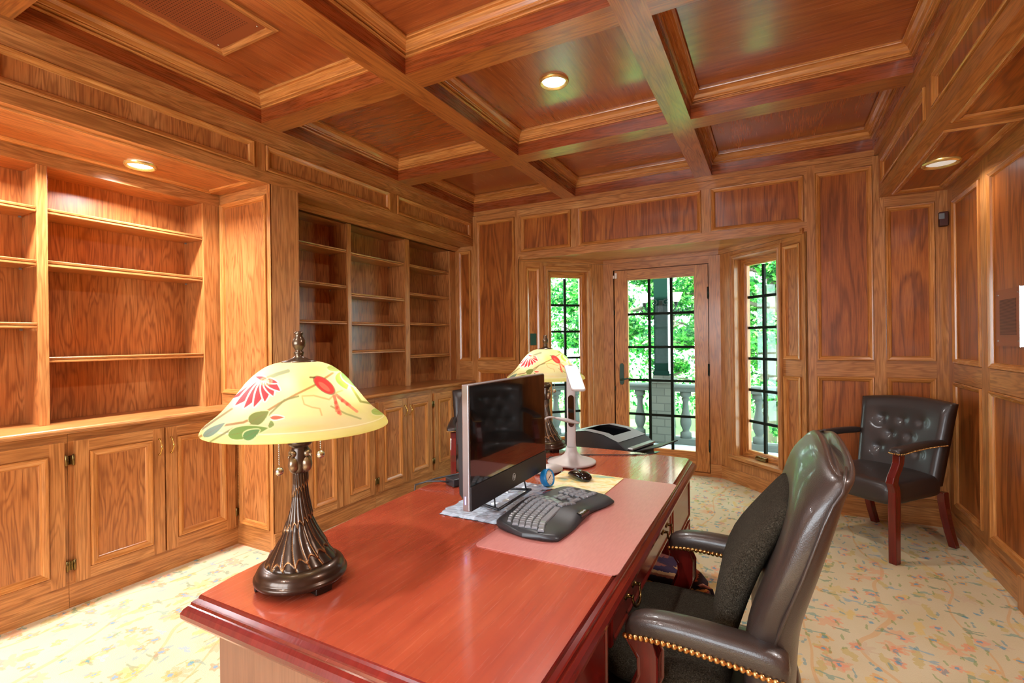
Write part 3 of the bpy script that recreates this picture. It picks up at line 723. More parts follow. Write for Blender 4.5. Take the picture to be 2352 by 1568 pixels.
cabinet(1.40, 2.487, -3.843, -4.38, [(1.428, 1.936, -1), (1.948, 2.456, 1)], 'oak base cabinet with two doors under the wide bay of the left bookcase', None, GL)
cabinet(.32, 1.398, -3.843, -4.38, [(.352, .860, -1), (.872, 1.376, 1)], 'oak base cabinet cut off by the left edge of the photo', None, GL)
cabinet(-.499, .318, -3.843, -4.38, [(-.44, -.08, -1), (-.07, .29, 1)], 'oak base cabinet beside the camera, out of the photo', None, GL)
cabinet(2.75, 3.628, -3.432, -3.97, [(2.800, 3.196, -1), (3.206, 3.600, 1)], 'oak base cabinet behind the near table lamp, first after the pilaster', None, GL)
cabinet(3.630, 4.533, -3.432, -3.97, [(3.658, 4.078, -1), (4.088, 4.508, 1)], 'oak base cabinet with two doors seen between the near lamp shade and the monitor', None, GL)
cabinet(4.535, 5.398, -3.432, -3.97, [(4.558, 4.958, -1), (4.968, 5.368, 1)], 'oak base cabinet in the far left corner, partly hidden by the monitor', None, GL)
CN = [(0, 0), (0, -.010), (.012, -.016), (.014, -.030), (.006, -.038), (-.006, -.044), (-.012, -.052)]
def countertop(y0, y1, xf, xb, label, zt=1.122):
    m = MB(K); m.prism([(xb, zt), (xf-.006, zt), (xf, zt-.006), (xf+.004, zt-.016), (xf, zt-.026), (xf-.012, zt-.030), (xf-.016, zt-.037), (xb, zt-.037)], y0, y1, 'y', g='y')
    return tag(m.build('countertop', 'oak'), label, 'countertop', 'oak countertops on the built-in cabinets')
countertop(-.499, 2.487, -3.806, -4.38, 'long oak countertop under the brightly lit left bookcase')
countertop(2.75, 5.398, -3.40, -3.97, 'long oak countertop under the darker far bookcase')
def shelf(parent, xf, xb, y0, y1, z0, z1):
    m = MB(K); h = z1-z0
    m.prism([(xb, z0), (xf-.004, z0), (xf, z0+.003), (xf, z0+h*.34), (xf-.008, z0+h*.42), (xf-.010, z0+h*.5), (xf-.002, z0+h*.6), (xf, z1-.004), (xf-.004, z1), (xb, z1)], y0, y1, 'y', g='y')
    s = m.build('shelf', 'oak', parent)
    p = MB(K)
    p.box(xb+.03, xb+.035, y1-.013, y1, z0-.010, z0-.0005)
    p.build('shelf_pin', 'gray_plastic', s)
def bookcase(label, xf, xb, y0, y1, z0, z1, bays, shelves, top):
    t = thing('bookcase', label, 'bookcase', (xf*K, (y0+y1)/2*K, z0*K), 'built-in bookcases on the left wall')
    m = MB(K); x = xf; e = [y0]+[v for b in bays for v in b]+[y1]
    for a, b in zip(e[::2], e[1::2]):
        if b-a > .001: m.box(x-.022, x, a, b, z0, z1, g='z')
    m.box(x-.022, x, y0, y1, z1, top, g='y')
    m.build('face_frame', 'oak', t, bevel=.0015)
    for a, b in zip(e[::2], e[1::2]):
        c = (a+b)/2; hw = min((b-a)/2-.001, .012)
        if a == y0: c, hw = b+.0-.008, .008
        if b == y1: c, hw = a+.008, .008
        p = MB(K); p.box(xb, x-.0221, c-hw if a != y0 else b-.016, c+hw if b != y1 else a+.016, z0, z1, g='z'); p.build('side_panel', 'oak_veneer', t)
    p = MB(K); p.box(xb-.02, xb, y0, y1, z0, z1+.02, g='z', mi=0); p.build('back_panel', 'oak_veneer', t)
    p = MB(K); p.box(xb, x-.0221, y0, y1, z1, z1+.02, g='y'); p.build('top_panel', 'oak_veneer', t)
    for (a, b), sh in zip(bays, shelves):
        for s0, s1 in sh: shelf(t, x-.012, xb+.002, a+.003, b-.003, s0, s1)
bookcase('brightly lit empty oak bookcase at the left with one wide bay showing', -4.06, -4.33, -.499, 2.486, 1.1225, 2.765,
         [(-.44, .24), (.29, 1.335), (1.385, 2.352)], [[(1.74, 1.772), (2.13, 2.165)], [(1.736, 1.771), (2.13, 2.165), (2.467, 2.502)], [(1.518, 1.552), (2.130, 2.170), (2.466, 2.502)]], 2.856)
bookcase('empty dark oak bookcase with three bays of shelves in the far left recess', -3.70, -3.97, 2.802, 5.398, 1.1225, 2.800,
         [(2.83, 3.535), (3.583, 4.395), (4.472, 5.272)], [[(1.806, 1.836), (2.160, 2.190), (2.510, 2.542)], [(1.512, 1.545), (1.804, 1.835), (2.088, 2.123), (2.495, 2.528)], [(1.436, 1.474), (1.823, 1.853), (2.170, 2.200), (2.496, 2.528)]], 2.857)
# ================================================================== DESK
DZ = .76
dk = thing('desk', 'large red mahogany executive desk with a moulded edge and curved far side', 'desk', (-.78, 1.57, 0))
def desk_outline(i):
    """top outline inset by i; straight towards the chair, bowed towards the room"""
    xr_, xl_, y0, y1 = -.322-i, -1.200+i, .632+i, 2.500-i
    ch = .012; P = [(xr_, y0+ch), (xr_-.004, (y0+y1)/2), (xr_-.012, y1-ch), (xr_-.012-ch, y1)]
    for k in range(1, 8):
        t = k/8; P.append((xr_-ch+(xl_-xr_+ch)*t, y1+.030*math.sin(math.pi*t)))
    P.append((xl_+ch, y1))
    for k in range(1, 20):
        t = k/20; P.append((xl_-.052*math.sin(math.pi*t), y1+(y0-y1)*t))
    P += [(xl_+ch, y0), (xr_-ch, y0)]
    return P
m = MB()
prof = [(.030, -.066), (.016, -.064), (.004, -.058), (-.003, -.048), (-.004, -.038), (.001, -.028), (.008, -.022), (.011, -.021), (.012, -.0145), (.015, -.013), (.022, -.008), (.024, -.0025), (.026, 0)]
m.loft([[(x, y, DZ+h) for x, y in desk_outline(d)] for d, h in prof], caps=False, g='y', off=2, sm=False, mi=1)
o26 = desk_outline(.026)
# the top panel in flush boards
m.f([m.v((x, y, DZ)) for x, y in o26], 'y', 3.0, 0)
m.f([m.v((x, y, DZ-.066)) for x, y in desk_outline(.030)][::-1], 'y', 3.0, 1)
m.build('desk_top', ['mahogany_top', 'mahogany'], dk)
yP = [(.700, 1.150), (1.975, 2.440)]
def drop_pull(par, x, y, z):
    pm = MB()
    m = MB()
    for dy in (-.038, .038):
        m.lathe([(.013, 0), (.012, .003), (.006, .005), (.004, .016), (.006, .019), (.004, .022)], 12, (x, y+dy, z), ax=(1, 0, 0))
    pts = []
    for i in range(17):
        t = i/16; a = math.pi*t
        pts.append((x+.018+.006*math.sin(a), y-.038*math.cos(a)*(1+.18*math.sin(a)**2), z-.036*max(0, math.sin(a))**.8))
    m.tube(pts, [.0032+.0016*math.sin(math.pi*i/16) for i in range(17)], 8)
    return m.build('drawer_pull', 'antique_brass', par)
for k, (a, b) in enumerate(yP):
    m = MB(); m.box(-1.165, -.366, a, b, .055, DZ-.0665, g='z'); m.box(-1.170, -.358, a-.006, b+.006, 0, .06, g='y'); m.box(-1.17, -.358, a-.008, b+.008, .685, .694, g='y')
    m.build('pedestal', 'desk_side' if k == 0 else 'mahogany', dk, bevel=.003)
    for z0, z1 in ((.50, .676), (.31, .49), (.07, .30)):
        m = MB(); m.frame((-.3655, a+.015, z0), Y_, Z_, (1, 0, 0), 0, b-a-.03, 0, z1-z0, [(0, 0), (0, .010), (.006, .014), (.012, .014), (.016, .010), (.02, .010)], capg=Vector((0, 1, 0)))
        d = m.build('drawer', 'mahogany', dk)
        if k == 1 and z0 > .4: continue
        drop_pull(d, -.3555, (a+b)/2, (z0+z1)/2+.01)
m = MB(); m.box(-.40, -.366, 1.151, 1.974, .57, DZ-.0665, g='y'); m.build('apron', 'mahogany', dk)
m = MB(); m.frame((-.3655, 1.165, .582), Y_, Z_, (1, 0, 0), 0, .795, 0, .10, [(0, 0), (0, .010), (.006, .014), (.012, .014), (.016, .010), (.02, .010)], capg=Vector((0, 1, 0)))
d = m.build('drawer', 'mahogany', dk); drop_pull(d, -.3555, 1.34, .648); drop_pull(d, -.3555, 1.83, .648)
m = MB(); m.box(-1.165, -1.145, 1.151, 1.974, .1, DZ-.0665, g='y'); m.build('modesty_panel', 'mahogany', dk)

# ================================================================== EXECUTIVE CHAIR (faces the desk, -x)
ec = thing('office_chair', 'high-backed dark leather executive chair with brass nail trim, pulled up to the desk', 'chair', (-.10, 1.42, 0))
YC = 1.43
# back: stack of rounded sections leaning away from the desk
SEC = [(.36, -.060, .030, .225), (.45, -.075, .035, .248), (.56, -.088, .040, .262), (.64, -.086, .044, .266), (.70, -.078, .050, .272), (.75, -.064, .060, .296), (.85, -.022, .090, .308), (.913, .002, .108, .308), (.965, .024, .122, .306), (1.005, .046, .134, .302), (1.030, .070, .146, .294)]
def backring(z, xf, xb, hw, k=40):
    out = []; cx = (xf+xb)/2; a = (xb-xf)/2
    for i in range(k):
        t = 2*math.pi*i/k; c, s_ = math.cos(t), math.sin(t)
        x = cx+a*math.copysign(abs(c)**(.62 if z < 1.0 else .8), c); y = YC+hw*math.copysign(abs(s_)**.42, s_)
        if c < 0: x += .040*min(1, max(0, (1.0-z)/.12))*max(0, 1-abs(y-YC)/hw)**.7*abs(c)**.5   # hollow between the side bolsters
        arch = .036*max(0, 1-((y-YC)/hw)**2)*max(0, (z-.75)/.31)
        out.append((x, y, z+arch))
    return out
m = MB()
rings = [backring(*s_) for s_ in SEC]
# rolled top
for dx, dz, f in ((.005, .009, .95), (.009, .017, .84), (.011, .023, .62), (.012, .026, .32)):
    z, xf, xb, hw = SEC[-1]; cx = (xf+xb)/2+dx; a = (xb-xf)/2*f
    rings.append([(p[0], p[1], p[2]+dz) for p in backring(z, cx-a, cx+a, hw*(.90+.1*f))])
m.loft(rings, sm=True)
bk = m.build('backrest', 'leather', ec, subsurf=1)
# piping down both side seams and over the top
for sgn in (-1, 1):
    m = MB(); pts = []
    for z, xf, xb, hw in SEC[2:]: pts.append((xf+(xb-xf)*.60, YC+sgn*(hw+.0015), z))
    z, xf, xb, hw = SEC[-1]; pts.append((xf+(xb-xf)*.66, YC+sgn*(hw-.012), z+.022)); pts.append((xf+(xb-xf)*.75, YC+sgn*(hw-.06), z+.036))
    m.tube(pts, .0035, 8); m.build('piping', 'leather', bk)
# seat
m = MB(); rs = []
for z, gx, gy in ((.33, .225, .235), (.345, .250, .255), (.39, .262, .268), (.425, .258, .264), (.445, .240, .25), (.452, .19, .2)):
    rs.append([(x, y, zz+.006*math.cos((x+.19)*8)) for x, y, zz in superell(-.20, YC, gx, gy, z, 40, 4.5)])
m.loft(rs); m.build('seat', 'leather', ec, subsurf=1)
m = MB(); m.lathe([(.03, .10), (.03, .30), (.06, .30), (.10, .335)], 24, (-.18, YC, 0)); m.build('gas_column', 'black_plastic', ec)
for k in range(5):
    a = 2*math.pi*k/5+math.pi; d = Vector((math.cos(a), math.sin(a), 0)); O = Vector((-.18, YC, 0))
    m = MB(); m.tube([O+d*.0+Vector((0, 0, .12)), O+d*.1+Vector((0, 0, .115)), O+d*.22+Vector((0, 0, .085)), O+d*.29+Vector((0, 0, .07))], [.03, .028, .022, .018], 10); lg = m.build('leg', 'mahogany', ec)
    m = MB(); n = Vector((-d.y, d.x, 0))
    for q in (-.014, .014): m.lathe([(.012, -.009), (.027, -.008), (.028, 0), (.027, .008), (.012, .009)], 16, O+d*.29+n*q+Vector((0, 0, .029)), ax=n)
    m.tube([O+d*.29+Vector((0, 0, .03)), O+d*.29+Vector((0, 0, .07))], .007); m.build('caster', 'black_plastic', lg)
# arms: leather pad, nail row, curved wooden support
def arm(sgn):
    cy_ = YC+sgn*.272
    path = [(-.318, .650), (-.300, .664), (-.26, .672), (-.21, .674), (-.15, .672), (-.08, .668), (-.03, .664), (.008, .660), (.026, .650)]
    W = [.020, .031, .035, .036, .036, .037, .038, .039, .030]
    T = [.015, .025, .028, .029, .030, .031, .033, .033, .025]
    m = MB(); rs = []
    for (x, z), w_, t in zip(path, W, T):
        r = []
        for i in range(20):
            a = 2*math.pi*i/20; c, s_ = math.cos(a), math.sin(a)
            r.append((x, cy_+w_*math.copysign(abs(c)**.7, c), z+t*math.copysign(abs(s_)**.75, s_)-(0 if s_ > 0 else .004)))
        rs.append(r)
    m.loft(rs); pad = m.build('armrest', 'leather', ec, subsurf=1)
    # support
    m = MB(); sp = [(-.285, .645), (-.262, .60), (-.262, .55), (-.285, .49), (-.325, .43), (-.345, .385), (-.30, .35), (-.18, .335)]
    wd = [.052, .050, .048, .048, .050, .050, .05, .06]
    L_, R2 = [], []
    for i, (x, z) in enumerate(sp):
        d = Vector((sp[min(i+1, 7)][0]-sp[max(i-1, 0)][0], sp[min(i+1, 7)][1]-sp[max(i-1, 0)][1])).normalized(); n = Vector((-d.y, d.x))
        L_.append((x+n.x*wd[i]/2, z+n.y*wd[i]/2)); R2.append((x-n.x*wd[i]/2, z-n.y*wd[i]/2))
    ol = L_+R2[::-1]; t = .017
    A = [m.v((x, cy_-t, z)) for x, z in ol]; B = [m.v((x, cy_+t, z)) for x, z in ol]; n = len(ol)
    for k in range(n): m.f((A[k], A[(k+1) % n], B[(k+1) % n], B[k]), 'z', 1, 0)
    for k in range(7):
        m.f((A[k], A[k+1], A[n-2-k], A[n-1-k]), 'z', 1, 0); m.f((B[k], B[n-1-k], B[n-2-k], B[k+1]), 'z', 1, 0)
    m.build('arm_support', 'mahogany', ec, bevel=.006, seg=3)
    # nail heads
    nm = MB(); nm.lathe([(.0068, 0), (.0062, .0030), (.0038, .0050), (.0006, .0056)], 12, (0, 0, 0), caps=False)
    proto = None
    pts = []
    N_ = 28
    for i in range(N_):
        t = i/(N_-1); x = -.312+.335*t
        for a, b in zip(range(len(path)), range(1, len(path))):
            if path[a][0] <= x <= path[b][0]:
                u = (x-path[a][0])/(path[b][0]-path[a][0]); z = path[a][1]*(1-u)+path[b][1]*u; w_ = W[a]*(1-u)+W[b]*u; tt = T[a]*(1-u)+T[b]*u
        pts.append((x, cy_-w_*.985, z-tt*.72, -1)); 
        if sgn > 0 or i > N_: pass
    for x, y, z, q in pts:
        if proto is None:
            proto = nm.build('nail_head', 'nail_brass', pad, world=False); o = proto
        else:
            o = proto.copy(); col.objects.link(o); o.parent = pad
        o.location = Vector((x, y, z))-ec.location; o.rotation_euler = (R_(78), 0, 0)
arm(-1); arm(1)
# ---- cushions on the chair
m = MB(); rs = []
for z, g in ((.463, .86), (.470, .97), (.492, 1.02), (.530, 1.0), (.552, .93), (.560, .80)):
    rs.append([(x, y, zz+(.012*math.cos((y-YC)*9)*math.cos((x+.2)*6)-.008 if z > .5 else 0)) for x, y, zz in superell(-.262, YC+.004, .164*g, .222*g, z, 48, 4)])
m.loft(rs); tag(m.build('seat_cushion', 'fleece', subsurf=1), 'flat black fleece cushion lying on the seat of the executive chair', 'cushion')
# lumbar cushion: bulging wedge against the back
m = MB(); rs = []
LS = [(.572, -.138, -.088, .80), (.588, -.148, -.074, .93), (.64, -.146, -.058, 1.0), (.70, -.136, -.040, 1.02), (.77, -.122, -.014, 1.02), (.82, -.094, .008, 1.02), (.88, -.046, .036, 1.0), (.935, .000, .056, .97), (.962, .024, .062, .88)]
for z, xf, xb, g in LS:
    xb -= .016
    r = []
    cx, a = (xf+xb)/2, (xb-xf)/2
    for i in range(40):
        t = 2*math.pi*i/40; c, s_ = math.cos(t), math.sin(t)
        y = .176*g*math.copysign(abs(s_)**.55, s_)
        r.append((cx+a*math.copysign(abs(c)**.6, c)+.02*(1-(abs(y)/.2)**2)*(c < 0)*0-.0, YC+.005+y, z+.0*c))
    rs.append(r)
m.loft(rs); tag(m.build('lumbar_cushion', 'fleece', subsurf=1), 'tall wedge-shaped dark fleece back cushion covered in pet hair, leaning on the executive chair', 'cushion')

# ================================================================== GUEST CHAIRS
def guest_chair(label, loc, rot, simple_=False):
    """local frame: faces -y, origin on the floor"""
    t = thing('guest_chair', label, 'chair', (0, 0, 0), 'leather guest chairs')
    # seat
    m = MB(); rs = []
    for z, g in ((.335, .97), (.345, 1.0), (.40, 1.01), (.435, 1.0), (.455, .96), (.466, .86)):
        rs.append([(x*(1+(.0-y)*.10), y, zz+(.012*(1-(x/.3)**2) if z > .45 else 0)+(.006*math.sin((y+.2)*5))) for x, y, zz in superell(0, -.02, .258*g, .262*g, z, 44, 7)])
    m.loft(rs); m.build('seat', 'leather_guest', t, subsurf=1)
    # back: grid surface with buttons, curved in plan
    m = MB(); btn = [(-.12, .775), (0, .775), (.12, .775), (-.06, .675), (.06, .675), (-.12, .575), (0, .575), (.12, .575)]
    nx, nz = 44, 40; F = []; Bk = []
    for j in range(nz+1):
        v = j/nz; fr, bkr = [], []
        for i in range(nx+1):
            u = i/nx*2-1; hw = .245+.03*v; x = u*hw; top = .905+.022*(1-u*u); z = .40+(top-.40)*v
            edge = min(1, (1-abs(u))*7)*min(1, (1-v)*8+.0)
            dep = .0
            for bx, bz in btn:
                d2 = (x-bx)**2+(z-bz)**2; dep += .015*math.exp(-d2/.0007)+.009*math.exp(-d2/.004)
            yy = .215+.11*v - .030*(u*u)   # leans back, wings forward
            puff = .030*math.sqrt(max(0, edge))
            fr.append((x, yy-.025-puff+dep, z)); bkr.append((x, yy+.035, z))
        F.append(fr); Bk.append(bkr)
    A = [[m.v(p) for p in r] for r in F]; B = [[m.v(p) for p in r] for r in Bk]
    for j in range(nz):
        for i in range(nx):
            m.f((A[j][i], A[j][i+1], A[j+1][i+1], A[j+1][i]), 'x', 0, 0, True); m.f((B[j][i+1], B[j][i], B[j+1][i], B[j+1][i+1]), 'x', 0, 0, True)
    for i in range(nx): m.f((A[nz][i], A[nz][i+1], B[nz][i+1], B[nz][i]), 'x', 0, 0, True); m.f((A[0][i+1], A[0][i], B[0][i], B[0][i+1]), 'x', 0, 0, True)
    for j in range(nz): m.f((A[j][0], A[j+1][0], B[j+1][0], B[j][0]), 'z', 0, 0, True); m.f((A[j+1][nx], A[j][nx], B[j][nx], B[j+1][nx]), 'z', 0, 0, True)
    bk = m.build('backrest', 'leather_guest', t)
    for bx, bz in btn:
        v = (bz-.40)/.51; yy = .215+.11*v-.030*((bx/.26)**2)
        m = MB(); m.lathe([(.007, 0), (.006, .003), (.003, .005), (.0005, .0055)], 12, (bx, yy-.028, bz), ax=(0, -1, 0), caps=False); m.build('button', 'leather_guest', bk)
    # legs
    for sx in (-1, 1):
        m = MB(); x = sx*.255
        # front leg with the swept arm post
        pts = [(-.245, 0, .022), (-.245, .10, .023), (-.243, .34, .026), (-.240, .42, .026), (-.252, .455, .026), (-.262, .475, .026), (-.252, .51, .024), (-.225, .55, .024), (-.205, .59, .023), (-.200, .635, .024)]
        rr = [[(x-.022*1, y-h, z), (x+.022, y-h, z), (x+.022, y+h, z), (x-.022, y+h, z)] for y, z, h in pts]
        m.loft(rr, sm=False, g='z'); m.build('leg', 'mahogany', t, bevel=.005, seg=2)
        m = MB(); x = sx*.235
        pts = [(.335, 0, .020), (.295, .10, .021), (.262, .20, .022), (.240, .30, .024), (.236, .36, .024)]
        rr = [[(x-.021+sx*.005*(1-z/.36), y-h, z), (x+.021+sx*.005*(1-z/.36), y-h, z), (x+.021+sx*.005*(1-z/.36), y+h, z), (x-.021+sx*.005*(1-z/.36), y+h, z)] for y, z, h in pts]
        m.loft(rr, sm=False, g='z'); m.build('leg', 'mahogany', t, bevel=.004)
        # arm pad
        m = MB(); rs = []; path = [(-.268, .655, .022, .010), (-.258, .660, .034, .020), (-.22, .664, .038, .022), (-.17, .668, .032, .022), (-.11, .672, .026, .023), (.0, .676, .024, .023), (.12, .676, .024, .023), (.22, .672, .024, .022)]
        off = [.0, .0, .0, .002, .004, 0, -.006, -.012]
        for (y, z, w_, tt), of in zip(path, off):
            r = []
            for i in range(18):
                a = 2*math.pi*i/18; c, s_ = math.cos(a), math.sin(a)
                r.append((sx*(.268+of)+w_*math.copysign(abs(c)**.75, c), y, z+tt*math.copysign(abs(s_)**.8, s_)))
            rs.append(r)
        m.loft(rs); pad = m.build('armrest', 'leather_guest', t, subsurf=1)
        nm = MB(); nm.lathe([(.0046, 0), (.004, .002), (.0022, .0032), (.0005, .0036)], 8, (0, 0, 0), caps=False); proto = None
        ys_ = [-.265+.0125*i for i in range(39)]
        for y in ys_:
            for a, b in zip(path, path[1:]):
                if a[0] <= y <= b[0]:
                    u = (y-a[0])/(b[0]-a[0]); z = a[1]+(b[1]-a[1])*u; w_ = a[2]+(b[2]-a[2])*u; tt = a[3]+(b[3]-a[3])*u; k0 = path.index(a); of = off[k0]+(off[k0+1]-off[k0])*u
            if proto is None: proto = nm.build('nail_head', 'nail_brass', pad, world=False); o = proto
            else: o = proto.copy(); col.objects.link(o); o.parent = pad
            q = -1 if loc == 'mirror' else 1
            s2_ = nail_side*sx if nail_side else sx
            s2_ = sx*outer_side(sx)
            o.location = (sx*(.268+of)+s2_*w_*.98, y, z-tt*.62); o.rotation_euler = (0, R_(90 if s2_ > 0 else -90), 0)
        for a in range(-3, 4):
            o = proto.copy(); col.objects.link(o); o.parent = pad; o.location = (sx*.268+a*.0095, -.272+.0012*a*a, .650); o.rotation_euler = (R_(90), 0, 0)
    t.location = loc; t.rotation_euler = (0, 0, rot)
    return t
nail_side = 0
def outer_side(sx): return 1
# corner chair faces the desk diagonally
g1 = guest_chair('black leather tufted armchair with red wooden legs, in the right corner of the room', (.590, 3.945, 0), R_(-42))
g2 = copy_tree(g1); g2.location = (-2.085, 3.45, 0); g2.rotation_euler = (0, 0, R_(33))
g2['label'] = 'black leather armchair almost hidden behind the monitor, in front of the far cabinets'
# ================================================================== TABLE LAMPS
def seg_d(px, py, a, b):
    ax, ay = a; bx, by_ = b; dx, dy = bx-ax, by_-ay; L = dx*dx+dy*dy+1e-9
    t = np.clip(((px-ax)*dx+(py-ay)*dy)/L, 0, 1); return np.hypot(px-(ax+t*dx), py-(ay+t*dy))
def paint_shade(ang, r, h):
    """colours of the hand-painted shade; ang = 0 faces the viewer, painted twice round"""
    a = (ang+math.pi/2) % math.pi-math.pi/2
    dep = 1.18-r*np.cos(a)
    u = (675+r*np.sin(a)*1131/dep*.97-440)/.408; v = (789+(.57-h)*1131/dep-760)/.408
    C = np.zeros((len(u), 3)); base = np.array(sl((208, 200, 148)))
    C[:] = base
    def blob(cx, cy, sx, sy, c, k):
        f = np.exp(-((u-cx)/sx)**2-((v-cy)/sy)**2)*k; C[:] = C*(1-f[:, None])+np.array(sl(c))*f[:, None]
    for q in ((600, 300, 90, 70, (222, 214, 110), .7), (480, 520, 120, 50, (232, 190, 150), .6), (760, 420, 90, 60, (236, 206, 160), .6), (900, 320, 80, 80, (222, 220, 120), .6), (330, 420, 90, 60, (238, 214, 176), .6), (620, 480, 120, 40, (214, 222, 150), .5), (1000, 520, 90, 40, (206, 216, 110), .6), (700, 220, 120, 30, (214, 210, 110), .5)): blob(*q)
    for q in ((350, 330, 60, 40, (238, 226, 190), .6), (560, 560, 160, 22, (196, 206, 110), .6), (860, 470, 70, 40, (190, 206, 110), .6), (520, 300, 50, 60, (240, 228, 180), .6), (650, 560, 90, 20, (226, 190, 130), .5), (200, 480, 60, 50, (210, 214, 150), .6), (820, 180, 60, 40, (176, 196, 100), .6)): blob(*q)
    def fill(mask, c, k=1.0, shade=None):
        m_ = np.clip(mask, 0, 1)*k; cc = np.array(sl(c)); C[:] = C*(1-m_[:, None])+cc*m_[:, None]
    def stroke(pts, w, c, k=.9):
        d = np.full(len(u), 1e9)
        for p, q in zip(pts, pts[1:]): d = np.minimum(d, seg_d(u, v, p, q))
        fill(1-(d-w*1.25)/3, c, k)
    def petal(cx, cy, ang_, L, W, c, edge=(250, 240, 214), inner=.0):
        ca, sa = math.cos(ang_), math.sin(ang_); x = (u-cx)*ca+(v-cy)*sa; y = -(u-cx)*sa+(v-cy)*ca
        t = np.clip(x/L, 0, 1); wd = W*1.1*(np.sin(math.pi*t**.62)**.75)
        m_ = (wd-np.abs(y)); inside = (x > 0) & (x < L)
        fill(np.where(inside, (m_+7)/4, 0), edge, .9); fill(np.where(inside, m_/3, 0), c, 1.0)
        fill(np.where(inside, (2-np.abs(y))/2, 0)*(t < .8), (150, 30, 40), .35)
    # rim band
    fill((h < .386)*1.0, (216, 214, 120), .55); fill(1-np.abs(h-.3885)/.0012, (236, 236, 200), .8)
    # vines
    stroke([(100, 560), (190, 510), (300, 500), (400, 455), (470, 410), (560, 360), (650, 315), (700, 280), (750, 245)], 4, (150, 110, 60))
    stroke([(150, 590), (250, 530), (330, 520), (420, 470), (500, 390), (570, 372)], 3, (120, 120, 70))
    stroke([(60, 560), (180, 470), (250, 420)], 3, (140, 120, 80))
    stroke([(590, 372), (650, 372), (730, 400), (770, 360), (800, 350)], 2.5, (190, 150, 90), .7); stroke([(590, 380), (600, 420), (640, 440), (680, 450), (690, 490)], 2, (190, 150, 90), .7)
    stroke([(840, 300), (860, 350), (900, 420), (960, 435)], 4, (120, 130, 60)); stroke([(740, 440), (820, 490), (900, 525)], 3, (130, 140, 80), .7)
    # leaves
    for q in ((330, 505, -.55, 110, 34, (112, 122, 62)), (420, 520, .25, 30, 20, (120, 140, 70)), (230, 565, -.12, 190, 34, (110, 140, 64)), (300, 590, -.5, 90, 26, (90, 130, 70)), (120, 560, -.6, 120, 20, (110, 130, 110)), (790, 240, 1.25, 110, 36, (126, 150, 66)), (800, 240, .85, 130, 24, (104, 140, 80)), (720, 210, .25, 90, 16, (140, 160, 90)), (960, 480, .2, 90, 20, (150, 180, 90)), (60, 570, -.9, 90, 14, (120, 140, 130))):
        petal(*q, edge=(206, 214, 150))
    stroke([(420, 260), (470, 240), (520, 225)], 7, (130, 140, 110), .9)
    # passion flower
    for a_, L, W in ((2.62, 190, 20), (2.42, 205, 26), (2.20, 190, 25), (1.98, 165, 24), (1.66, 125, 24), (1.25, 100, 22), (.80, 95, 20), (3.5, 60, 12), (.35, 60, 12)):
        petal(415, 270, a_, L, W, (204, 56, 62))
    petal(430, 485, .05, 70, 12, (200, 90, 60)); 
    d = np.hypot((u-412)/1.3, v-278); fill(1-np.abs(d-20)/8, (226, 140, 110), .9); fill((14-d)/4, (240, 214, 150), .8)
    # hummingbird-like red bud and tassels
    x = (u-705)*.72+(v-315)*.70; y = -(u-705)*.70+(v-315)*.72
    e = 1-((x/72)**2+(y/33)**2); fill(e*6+1.1, (90, 84, 70), .9); fill(e*6-.2, (204, 54, 50), 1); fill((1-(((x-6)/44)**2+((y-6)/14)**2))*3, (224, 104, 84), .7)
    stroke([(655, 268), (632, 266)], 3, (90, 70, 40))
    for p, q in (((755, 380), (790, 490)), ((770, 375), (840, 440)), ((760, 385), (770, 470)), ((780, 390), (880, 480))): stroke([p, q], 5, (214, 110, 84), .8)
    for p in ((765, 420), (772, 450), (780, 480), (800, 410), (826, 432)): fill((10-np.hypot(u-p[0], (v-p[1])*.8))/3, (206, 84, 66), .9)
    d = np.hypot((u-958)/.8, (v-405)); fill((26-d)/4, (214, 96, 90), .85); fill((14-d)/4, (236, 150, 140), .7)
    return np.concatenate([C, np.ones((len(u), 1))], 1)
